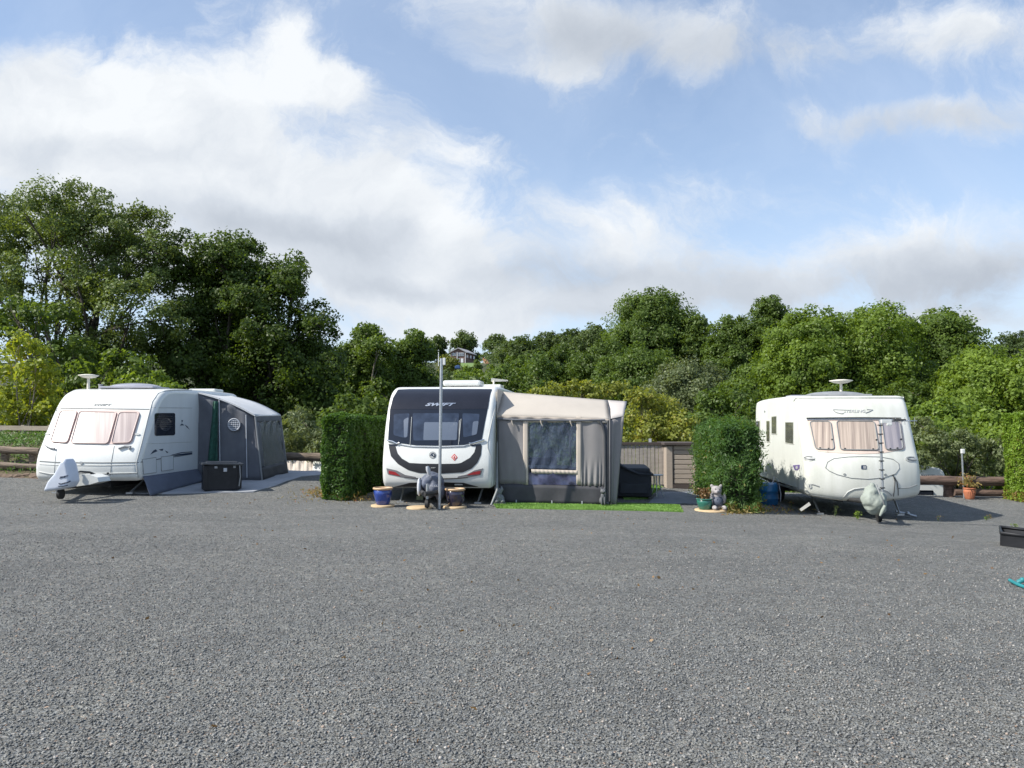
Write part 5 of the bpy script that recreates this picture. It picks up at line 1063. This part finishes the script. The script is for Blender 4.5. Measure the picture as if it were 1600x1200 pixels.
c = gp(686.5, 795); t = wp(689.8, 560, c.y); e = empty('mast', c, 'tall galvanised pole standing in front of the black fronted caravan', 'pole'); mb = MB(); mb.tube([c, t], .030, 12); mb.build('pole', W['galv'], e)
mb = MB(); mb.box(t+Vector((.055,0,-.06)), (.05,.06,.14), 0, .008); mb.build('head_bracket', W['white'], e)
c = slab(1112, 798.5, .34, 'round sandstone slab under the green pot and the bear'); 
gpp = Vector((wp(1101, 795, c.y-.05).x, c.y-.05, c.z)); e = pot(gpp, .165, .22, 'greenpot', 'dark green pot with a withered plant, left of the stone bear')
n = 260; P = np.array(gpp)+np.stack([RNG.normal(0,.055,n), RNG.normal(0,.055,n), RNG.uniform(.2,.42,n)], 1); leaf_obj('withered_plant', P, rdir(n), RNG.uniform(0,1,n), .06, .03, LF['brown'], e)
gp2 = Vector((wp(1113, 795, c.y+.12).x, c.y+.14, c.z)); pot(gp2, .15, .21, pm('navy_green_pot', (.02,.06,.08), .25, .2, coat=.5), 'dark teal pot half hidden behind the stone bear')
bb = Vector((wp(1121, 797, c.y-.06).x, c.y-.06, c.z)); e = empty('bear_statue', bb, 'seated grey stone bear ornament in front of the conifer hedge', 'ornament')
k = 1.0; mb = MB(); Bq = lambda x, y, z, r: mb.ball(bb+Vector((x, y, z)), r)
Bq(0,.02,.14,(.125,.11,.16)); Bq(0,0,.27,(.09,.08,.08)); Bq(-.02,-.02,.38,(.11,.10,.095)); Bq(-.03,-.11,.355,(.055,.06,.045)); Bq(-.105,0,.465,(.038,.025,.04)); Bq(.075,0,.465,(.038,.025,.04)); Bq(-.13,-.04,.22,(.04,.05,.11)); Bq(.13,-.04,.22,(.04,.05,.11)); Bq(-.09,-.14,.045,(.05,.10,.05)); Bq(.10,-.14,.045,(.05,.10,.05))
fuse(mb, 'body', W['stonepale'], .012, e, 4); mb = MB(); mb.ball(bb+Vector((-.03,-.168,.365)), (.022,.016,.016)); mb.build('nose', W['stonedk'], e); mb = MB(); mb.ball(bb+Vector((-.06,-.11,.41)), .011); mb.ball(bb+Vector((.02,-.112,.41)), .011); mb.build('eyes', W['rubber'], e)
mb = MB(); mb.ball(bb+Vector((0,-.01,.16)), (.118,.115,.12)); mb.build('torso_shade', W['slate'], e)  # slate lump darkens the torso in place of shade, no garment there
# ornament with ruffled head
bb = AP(783, 784, .22); bb.z = gz(bb.x, bb.y)+.03; e = empty('stone_ornament', bb, 'grey stone ornament with ruffled spiky head at the left end of the grass strip', 'ornament')
mb = MB(); Bq = lambda x, y, z, r: mb.ball(bb+Vector((x, y, z)), r)
Bq(0,0,.09,(.10,.08,.09)); Bq(-.02,-.05,.10,(.06,.06,.08)); Bq(.06,-.05,.04,(.05,.06,.04)); Bq(-.06,-.05,.04,(.05,.06,.04)); Bq(-.02,0,.23,(.075,.07,.07)); Bq(0,.02,.17,(.045,.045,.06))
for a in range(9): q = a*.7; Bq(-.02+.075*math.cos(q), .03*math.sin(q)-.01, .275+.03*math.sin(q*2.3), (.022,.02,.04))
fuse(mb, 'body', W['stone'], .010, e, 2); mb = MB(); mb.box(bb+Vector((0,0,.0)), (.24,.18,.025), 0, .005); mb.build('base', W['stonedk'], e)
bb = AP(942, 786, .22); bb.z = gz(bb.x, bb.y)+.03; e = empty('cat_ornament', bb, 'dark stone cat ornament sitting upright by the dark awning pole', 'ornament')
mb = MB(); Bq = lambda x, y, z, r: mb.ball(bb+Vector((x, y, z)), r)
Bq(0,.03,.09,(.075,.09,.09)); Bq(0,-.01,.17,(.05,.055,.09)); Bq(0,-.03,.28,(.06,.055,.05)); Bq(0,-.08,.268,(.025,.02,.02)); Bq(-.035,-.02,.335,(.018,.014,.035)); Bq(.035,-.02,.335,(.018,.014,.035)); Bq(-.03,-.06,.08,(.018,.022,.09)); Bq(.03,-.06,.08,(.018,.022,.09)); Bq(.09,.06,.03,(.05,.03,.025))
fuse(mb, 'body', W['stonedk'], .009, e, 2); mb = MB(); mb.ball(bb+Vector((-.022,-.078,.29)), .009); mb.ball(bb+Vector((.022,-.078,.29)), .009); mb.build('eyes', W['stonepale'], e)
# black chest
c = gp(338, 768.5); c.y += .25; c.z = gz(c.x, c.y); e = empty('storage_chest', c, 'black plastic storage chest with sagging lid in front of the grey awning', 'storage chest')
rz = math.radians(28); mb = MB(); mb.box(c+Vector((0,0,.29)), (.74,.52,.54), rz, .02)
Rr = Matrix.Rotation(rz, 3, 'Z')
for sx in (-.37,-.33,.33,.37): mb.box(c+Rr @ Vector((sx,-.265,.29)), (.05,.03,.5), rz, .006)
for sy in (-.2,.2): mb.box(c+Rr @ Vector((.375,sy,.29)), (.03,.05,.5), rz, .006)
mb.build('body', W['blackpl'], e)
mb = MB(); mb.box(c+Vector((0,0,.585)), (.86,.62,.05), rz, .02, Matrix.Rotation(math.radians(2), 4, 'Y')); mb.box(c+Vector((0,0,.615)), (.66,.44,.04), rz, .02, Matrix.Rotation(math.radians(2), 4, 'Y')); mb.build('lid', pm('worn_black_lid', (.05,.055,.062), .35, .3, 6), e)
mb = MB(); mb.box(c+Rr @ Vector((.05,-.275,.46)), (.07,.02,.08), rz, .004); mb.build('latch', W['palegr'], e)
mb = MB(); mb.box(c+Rr @ Vector((-.14,-.272,.52)), (.06,.02,.05), rz, .004); mb.box(c+Rr @ Vector((.24,-.272,.52)), (.05,.02,.05), rz, .004); mb.build('hinge', W['grey'], e)
mb = MB(); mb.tube([c+Rr @ Vector((.345,-.30,.55)), c+Rr @ Vector((.36,-.32,.3)), c+Rr @ Vector((.34,-.29,.1))], .014, 6); mb.build('strap', W['grey'], e)
# ---------------------------------------------------------------- blue drum, weeds, bits on the right
c = wp(1200, 779, 17.6); c.z = gz(c.x, c.y); e = empty('water_barrel', c, 'blue water barrel between the conifer hedge and the right caravan', 'barrel')
mb = MB(); mb.lathe(c, [(0,0),(.20,0),(.22,.03),(.225,.13),(.235,.15),(.225,.17),(.225,.30),(.235,.32),(.225,.34),(.22,.46),(.19,.50),(0,.51)], 24); mb.build('drum', W['bluedrum'], e)
mb = MB(); mb.tube([c+Vector((-.2,-.1,.47)), c+Vector((-.45,.0,.60)), c+Vector((-.4,.1,.65))], .018, 6); mb.tube([c+Vector((.02,-.05,.5)), c+Vector((-.3,.1,.66))], .018, 6); mb.build('handle', W['galv'], e)
mb = MB(); mb.tube([c+Vector((.05,0,.5)), c+Vector((.05,0,.58))], .04, 8); mb.tube([c+Vector((.14,.02,.5)), c+Vector((.30,.0,.5))], .018, 6); mb.build('cap', W['rubber'], e)
mb = MB(); mb.tube([c+Vector((.15,.1,.5)), c+Vector((.2,.15,.62)), c+Vector((.28,.12,.55)), c+Vector((.26,-.1,.25)), c+Vector((.24,-.12,.08))], .012, 6); mb.build('hose', W['palegr'], e)
def weed(px, py, h, n, sp, label, L__=.05):
    c = gp(px, py); c.z = gz(c.x, c.y); e = empty('weed', c, label, 'weed'); mb = MB(); P = []; 
    for _ in range(max(2, n//18)):
        d = Vector((random.uniform(-.3,.3), random.uniform(-.3,.3), 1))*h; mb.tube([c, c+d*.5+Vector((random.uniform(-.02,.02),0,0)), c+d], [.004,.003,.002], 5)
        for _ in range(18): P.append(c+d*random.uniform(.15,1)+Vector((random.gauss(0,.03), random.gauss(0,.03), 0)))
    mb.build('stem', LF['grass'], e); P = np.array(P); leaf_obj('leaves', P, unit(rdir(len(P))+np.array([0,-.3,.8])), RNG.uniform(0,1,len(P)), L__, L__*.5, LF[sp], e)
weed(1339, 812, .16, 60, 'light', 'small bright green weed in front of the right caravan')
weed(1305, 807, .22, 30, 'grey', 'thin grey seeding weed left of the bright green weed', .03)
weed(1236, 797, .20, 36, 'dry', 'dry seeding weed at the rear edge of the caravan steady leg', .035)
weed(1541, 813, .08, 30, 'light', 'low green weed in the caravan shadow near its tip', .03)
weed(1587, 826, .09, 36, 'light', 'low green weed just beyond the black trough', .035)
weed(1466, 815, .12, 20, 'dry', 'dry stalk at the edge of the caravan shadow', .025)
weed(1548, 811, .10, 20, 'dry', 'brown stalk beside the low green weed in the shadow', .03)
def stuff_tufts(name, label, spots, n, hgt, sp, L__, W__, cat, seed=0):
    P = []
    for px, py, rx, ry, k in spots:
        for _ in range(k):
            q = gp(random.gauss(px, rx), random.gauss(py, ry)); P.append((q.x, q.y, gz(q.x, q.y)+abs(random.gauss(0, hgt))))
    P = np.array(P); k = len(P); N = unit(np.stack([RNG.normal(0,1,k), RNG.normal(0,1,k), RNG.normal(.3,.3,k)], 1))
    leaf_obj(name, P, N, RNG.normal(.55,.28,k), L__, W__, LF[sp], org=tuple(P.mean(0)), kind='stuff', label=label, cat=cat)
stuff_tufts('dry_grass', 'dry straw and orange grass around the foot of the clipped hedge', [(520,774,14,3,420),(545,779,14,2.5,260),(498,772,14,3,160),(570,783,14,1.5,60),(470,781,16,4,40)], 0, .06, 'dry', .10, .018, 'dry grass')
stuff_tufts('dry_grass', 'dry grass and brown litter around the foot of the conifer hedge', [(1143,798,8,2,260),(1160,802,14,1.5,140),(1195,799,16,2,60),(1232,801,18,2,60),(1120,795,8,2,60)], 0, .05, 'dry', .09, .018, 'dry grass')
stuff_tufts('fallen_leaves', 'scattered dead leaves and straw bits lying on the gravel', [(800,930,380,110,60),(500,800,300,20,60),(1200,850,250,40,40),(60,790,60,20,20)], 0, .004, 'brown', .05, .03, 'dead leaves')
# posts, pots and rails on the right
def log(a, b_, r, mat, name='rail'):
    a, b_ = Vector(a), Vector(b_); mb = MB(); n = 9
    mb.tube([a.lerp(b_, i/n)+Vector((0,0,random.uniform(-.012,.012))) for i in range(n+1)], [r*random.uniform(.95,1.05) for _ in range(n+1)], 14); return mb
def log_fence(label, a, b_, zt, r, posts, mat, low=None, gap=True):
    a, b_ = Vector(a), Vector(b_); e = empty('log_fence', ((a.x+b_.x)/2, (a.y+b_.y)/2, min(a.z, b_.z)-.5), label, 'log fence')
    log(a, b_, r, mat).build('rail', W[mat], e)
    if low: log(low[0], low[1], r*.75, mat).build('rail', W[mat], e)
    for x, y, z0, z1 in posts: log((x, y, z0), (x, y, z1), r*1.05, mat).build('post', W[mat], e)
y_ = 20.6; z_ = lambda px, py, y=y_: wp(px, py, y)
log_fence('dark reddish log fence right of the right caravan', z_(1395,749), z_(1605,753.5), 0, .125, [(z_(1482,760,20.75).x, 20.75, -.6, z_(1482,757).z), (z_(1592,760,20.75).x, 20.75, -.6, z_(1592,757).z)], 'logdk', (z_(1490,769), z_(1605,771)))
y2 = 21.7
log_fence('pale weathered log fence between the grey awning and the clipped hedge', wp(425,713,y2), wp(560,714.5,y2), 0, .115, [(wp(430,725,y2+.1).x, y2+.1, 0, wp(430,716,y2).z), (wp(540,725,y2+.1).x, y2+.1, 0, wp(540,716,y2).z)], 'log')
c = wp(1515, 776.5, 20.2); c.z = gz(c.x, c.y); e = pot(c, .15, .30, 'terra', 'fluted terracotta pot with a dry plant by the log fence')
mb = MB()
for k in range(22): a = k*2*math.pi/22; d = Vector((math.cos(a), math.sin(a), 0)); mb.tube([c+d*.102+Vector((0,0,.04)), c+d*.140+Vector((0,0,.20))], .010, 5)
mb.build('flutes', W['terra'], e)
n = 320; P = np.array(c)+np.stack([RNG.normal(-.03,.1,n), RNG.normal(0,.1,n), .34+np.abs(RNG.normal(.06,.12,n))], 1); leaf_obj('dry_plant', P, rdir(n), RNG.uniform(0,1,n), .08, .03, LF['dry'], e)
mb = MB(); mb.tube([c+Vector((0,0,.3)), c+Vector((-.05,0,.5)), c+Vector((-.12,0,.62))], .008, 5); mb.tube([c+Vector((.03,0,.3)), c+Vector((.09,0,.45)), c+Vector((.05,0,.55))], .008, 5); mb.build('stalks', W['bark'], e)
b0 = wp(1506.5, 776, 20.35); b0.z = gz(b0.x, b0.y)-.05; t0 = wp(1503, 708, 20.35); e = empty('service_post', b0, 'thin grey service post with white box behind the log fence', 'post'); mb = MB(); mb.tube([b0, t0], .024, 8); mb.build('post', W['galv'], e)
mb = MB(); mb.box(t0+Vector((.01,-.02,.05)), (.085,.08,.12), 0, .015); mb.build('service_box', W['white'], e)
# black trough and teal peg
tl, tr_ = wp(1562, 833, 12.35), wp(1625, 839, 12.1); g_ = gz(9.6, 12.3)
bl0 = gp(1564, 852.5); br0 = gp(1626, 861); dpt = Vector((.36, .55, 0)); hgt = .20
e = empty('feed_trough', bl0, 'black plastic trough cut by the right edge of the picture', 'trough')
mb = MB(); q0, q1 = bl0, br0; up = Vector((0,0,hgt)); mb.add([q0, q1, q1+dpt*.9, q0+dpt*.9, q0+up+Vector((-.01,-.04,0)), q1+up+Vector((0,-.04,0)), q1+up+dpt, q0+up+dpt+Vector((-.01,0,0))], [[0,1,5,4],[1,2,6,5],[2,3,7,6],[3,0,4,7],[3,2,1,0]]); solid(mb.build('tub', W['blackpl'], e), .02, 1)
mb = MB(); r_ = [q0+up+Vector((-.02,-.05,-.01)), q1+up+Vector((0,-.05,-.01)), q1+up+dpt, q0+up+dpt+Vector((-.02,0,0))]; mb.tube([*r_, r_[0]], .025, 8); mb.build('rim', W['blackpl'], e)
mb = MB(); mb.tube([q0+Vector((-.02,-.025,.13)), q0.lerp(q1,.35)+Vector((0,-.03,.08)), q1+Vector((0,-.02,.14))], .006, 5); mb.build('cord', W['palegr'], e)
c = gp(1592, 914); mb = MB(); mb.tube([gp(1578,911)+Vector((0,0,.03)), gp(1590,917)+Vector((0,0,.025)), gp(1603,921)+Vector((0,0,.02))], .018, 8); mb.tube([c+Vector((-.0,.02,.02)), c+Vector((.04,0,.05)), c+Vector((.12,0,.03))], .026, 8); mb.ball(c+Vector((.04,.0,.05)), .028); mb.build('toy', W['teal'], None, 'teal plastic toy lying on the gravel at the right edge', 'toy')
# ---------------------------------------------------------------- left bank
def bank_z(X, Y):
    return np.interp(Y, [17.6, 18.0, 18.3, 18.9, 20, 22, 27], [-.3, .30, .42, .62, 1.05, 1.28, 1.2])+.03*np.sin(X*3)*np.cos(Y*4)-.6*np.clip((X+8.6)/1.2, 0, 1)*np.clip((Y-17)/2, 0, 1)
grid_obj('grass_bank', np.linspace(-26, -8.2, 60), np.linspace(17.6, 27, 40), bank_z, pm('bank_soil', (.09,.075,.04), .95, .4, 3, bump=.5, bscale=12), kind='structure')
n = 9000; X = RNG.uniform(-17, -9, n); Y = 18.25+3.6*RNG.uniform(0, 1, n); keep = (Y > 19.0) | ((Y < 18.75) & (RNG.uniform(0,1,n) < .6)); X, Y = X[keep], Y[keep]; n = len(X)
P = np.stack([X, Y, bank_z(X, Y)+RNG.uniform(0, .12, n)], 1); leaf_obj('bank_grass', P, unit(np.stack([RNG.normal(0,1,n), RNG.normal(-.6,.6,n), RNG.normal(.5,.3,n)], 1)), RNG.normal(.5,.22,n), .14, .03, LF['grass'], org=(-12, 19, .6), kind='stuff', label='green grass growing on the bank at the left edge', cat='grass')
yl = 18.75
log_fence('mossy double rail log fence at the left edge', wp(-60,699,yl), wp(62,705,yl), 0, .088, [(wp(8,715,yl+.1).x, yl+.1, .2, wp(8,702,yl).z), (wp(52,715,yl+.1).x, yl+.1, .2, wp(52,704,yl).z)], 'log', (wp(-60,723,yl-.3), wp(60,729,yl-.3)))
e = empty('plank_fence', wp(20,690,21.9), 'pale plank fence on top of the grass bank at the left edge', 'plank fence')
for a, b_ , h in ((667.5, 669.5, .13), (676, 677.5, .05)):
    p, q = wp(-80, a, 21.9), wp(85, b_, 21.9); mb = MB(); mb.prism([p+Vector((0,0,-h/2)), q+Vector((0,0,-h/2)), q+Vector((0,0,h/2)), p+Vector((0,0,h/2))], (0,.05,0)); mb.build('rail', W['plank'], e)
for px in (-30, 36, 78): p = wp(px, 668, 21.99); mb = MB(); mb.box((p.x, 22.0, p.z-.28), (.09,.08,.7)); mb.build('post', W['plank'], e)
rs = 0
for k in range(26):
    px = -14+k*3.1+random.uniform(-1,1); row = k % 3; c = wp(px, 755-row*5.2, 18.0+row*.10); bm = bmesh.new(); bmesh.ops.create_icosphere(bm, subdivisions=2, radius=1)
    sx, sy, sz_ = random.uniform(.13,.22), random.uniform(.1,.16), random.uniform(.055,.085)
    for v in bm.verts: v.co *= 1+.28*mnoise.noise(v.co*1.4+Vector((k*3, 0, 0)))
    bmesh.ops.scale(bm, vec=(sx, sy, sz_), verts=bm.verts); bm.transform(Matrix.Translation(c) @ Matrix.Rotation(random.uniform(-.25,.25), 4, 'Y')); mb = MB(); mb.bm(bm, False); mb.build('rock', W['rock'], None, 'brown stone in the rough edging below the left log fence', 'stone', 'stones edging the left bank')
# ---------------------------------------------------------------- vehicles on the lower terrace
q0 = wp(1425, 727, 24.2); e = empty('caravan', (q0.x, 25, -2.2), 'white caravan on lower ground, its roof corner showing behind the dark log fence', 'caravan')
F2 = Local(q0.x-.2, 24.2, 5)
mb = MB(); xr = wp(1479, 745, 24.2).x; xl = xr-2.2
out_ = [(xl,-1.75),(xr-.03,-1.75),(xr,-.9),(xr-.03,-.05),(xr-.10,.12),(xr-.22,.19),(xl+.9,.36),(xl+.2,.34),(xl,.15)]
mb.prism([Vector((x, 24.2, z)) for x, z in out_], Vector((.45, 4.5, 0))); o = mb.build('body', W['white'], e); b_ = o.modifiers.new('b', 'BEVEL'); b_.width = .06; b_.segments = 3
mb = MB(); mb.box((xr-1.0, 24.18, -.25), (1.5,.02,.03)); mb.build('seam', W['lightseam'], e); V, Fc = text_mesh('SWIFT'); mb = MB(); mb.add([(xr-1.0+u*.62, 24.17, -.10+v*.09) for u, v in V], Fc); mb.build('lettering', W['seam'], e)
mb = MB(); mb.box((xr-1.1, 24.17, -.85), (1.3,.03,.7), 0, .05); mb.build('rear_window', W['glass'], e)
for s in (.15, 2.05): mb = MB(); mb.tube([(xl+s, 26, -1.9), (xl+s+.15, 26, -1.9)], .3, 20); mb.build('wheel', W['rubber'], e)
e = empty('awning', (wp(480,730,26).x, 26, -2.0), 'cream tent roof on lower ground behind the pale log fence', 'tent')
a, b_, c_, d_ = wp(430,712,25.5), wp(490.5,714,25.5), wp(490.5,752,24.6), wp(430,752,24.6)
mb = MB(); mb.cloth(a, b_, c_, d_, 30, 8, lambda u, v: .05*math.sin(u*26+v*6)*(1-v)+.02*math.sin(u*60)); solid(mb.build('roof', pm('cream_tent_fabric', (.52,.46,.40), .8, .08, 3), e), .01)
mb = MB(); a2, b2 = wp(489.5,713,25.45), wp(503,713,25.4); mb.cloth(a2, b2, wp(504,756,24.5), wp(488.5,756,24.55), 4, 6); mb.cloth(b2, b2+Vector((.3,2,0)), wp(504,756,24.5)+Vector((.3,2,0)), wp(504,756,24.5), 4, 4); solid(mb.build('side_panel', W['white'], e), .01)
mb = MB()
for px in (430, 503): p = wp(px, 713, 25.45); mb.tube([p, Vector((p.x, p.y, -2.3))], .03, 6)
mb.build('pole', W['pole'], e)
# ---------------------------------------------------------------- brick house on the hill
Y0 = 262; k = lambda px, py, y=Y0: wp(px, py, y)
hb0 = k(704, 566); e = empty('brick_house', (hb0.x, Y0, hb0.z), 'brick house with wide low gable and white windows on the far hill', 'house')
xa, xb = k(704,560).x, k(727.5,560).x; zb, ze, zr = k(715,567).z-1.5, k(715,550.5).z, k(715,545.2).z; xm = (xa+xb)/2
mb = MB(); mb.prism([Vector(p) for p in ((xa,Y0,zb),(xb,Y0,zb),(xb,Y0,ze),(xm,Y0,zr),(xa,Y0,ze))], Vector((2.6,9,0))); mb.build('wall', W['brick'], e)
mb = MB()
for x0, z0, x1, z1 in ((xa-.5, ze-.25, xm, zr+.15), (xm, zr+.15, xb+.6, ze-.25)): mb.prism([Vector((x0,Y0-.5,z0)), Vector((x1,Y0-.5,z1)), Vector((x1,Y0-.5,z1+.3)), Vector((x0,Y0-.5,z0+.3))], Vector((2.8,9.8,0)))
mb.build('roof', W['roof'], e)
for a, b_, c_, d_ in ((706,551.5,713,556), (715,551.2,725,556.4), (714,560,718.5,565.5)):
    p, q = k(a, d_), k(b_*0+c_, b_) ; mb = MB(); mb.box(((p.x+q.x)/2, Y0-.05, (p.z+q.z)/2), (q.x-p.x, .12, q.z-p.z)); w = mb.build('window', W['upvc'], e)
    mb = MB(); nn = 3 if c_-a > 5 else 2
    for i in range(nn): ww = (q.x-p.x)/nn; mb.box((p.x+ww*(i+.5), Y0-.13, (p.z+q.z)/2), (ww-.18, .06, q.z-p.z-.22))
    mb.build('pane', pm('distant_glass', (.16,.18,.21), .1), w)
p, q = k(720,566.5), k(724,560); mb = MB(); mb.box(((p.x+q.x)/2, Y0-.06, (p.z+q.z)/2), (q.x-p.x, .12, q.z-p.z)); mb.build('door', W['upvc'], e)
for px in (714.3, 727): p = k(px, 565); mb = MB(); mb.box((p.x, Y0-.15, (zb+ze)/2+.6), (.2,.2,ze-zb-1)); mb.build('drainpipe', W['upvc'], e)
sw_ = [(xb+.45+i*1.0, Y0+1.2+i*2.6) for i in range(3)]
for x, y in sw_: mb = MB(); mb.box((x+.06, y+.5, ze-1.3), (.5,1.7,1.0)); mb.build('window', W['upvc'], e)
p = k(757,566,255); e = empty('outbuilding', (p.x, 255, p.z-2), 'small outbuilding with orange roof right of the brick house', 'outbuilding')
x0, x1 = k(755,565,255).x, k(765,565,255).x; mb = MB(); mb.prism([Vector(q) for q in ((x0,255,p.z-2.5),(x1,255,p.z-2.5),(x1,255,k(0,569,255).z),(x0,255,k(0,562,255).z))], Vector((.5,5,0))); mb.build('wall', W['cream'], e)
mb = MB(); mb.prism([Vector(q) for q in ((x0-.3,254.5,k(0,561,255).z),(x0+.4,254.5,k(0,558.5,255).z),(x1+.3,254.5,k(0,569.5,255).z),(x0+.9,254.5,k(0,570,255).z))], Vector((.5,6,0))); mb.build('roof', W['orange'], e)
p = k(737,571,225); n_l = [(718,575),(742,575),(742,566.5),(718,566.5)]
mb = MB(); x0, x1 = k(716,572,215).x, k(744,572,235).x; mb.add([(x0,205,tz(0,205)+1.2),(x1,205,tz(0,205)+1.2),(x1+2,240,k(0,567,240).z),(x0-1,240,k(0,567,240).z)], [[0,1,2,3]]); mb.build('lawn', pm('sunny_lawn', (.12,.19,.045), .9, .15, .2), None, kind='structure')
p = k(715,574,150); e = MB(); e.box((p.x, 150, p.z), (1.0,1.2,.55), 0, .1); e.box((p.x+.1, 150, p.z+.3), (.6,1.0,.2), 0, .08); e.build('covered_trailer', W['bluetarp'], None, 'blue tarpaulin covered load below the brick house', 'tarpaulin')
p = k(685.3,551,170); mb = MB(); mb.tube([p+Vector((0,0,-3)), p+Vector((0,0,.45))], .09, 6); mb.ball(p+Vector((0,0,.5)), .12); mb.build('flagpole', W['upvc'], None, 'thin white pole left of the brick house', 'pole')
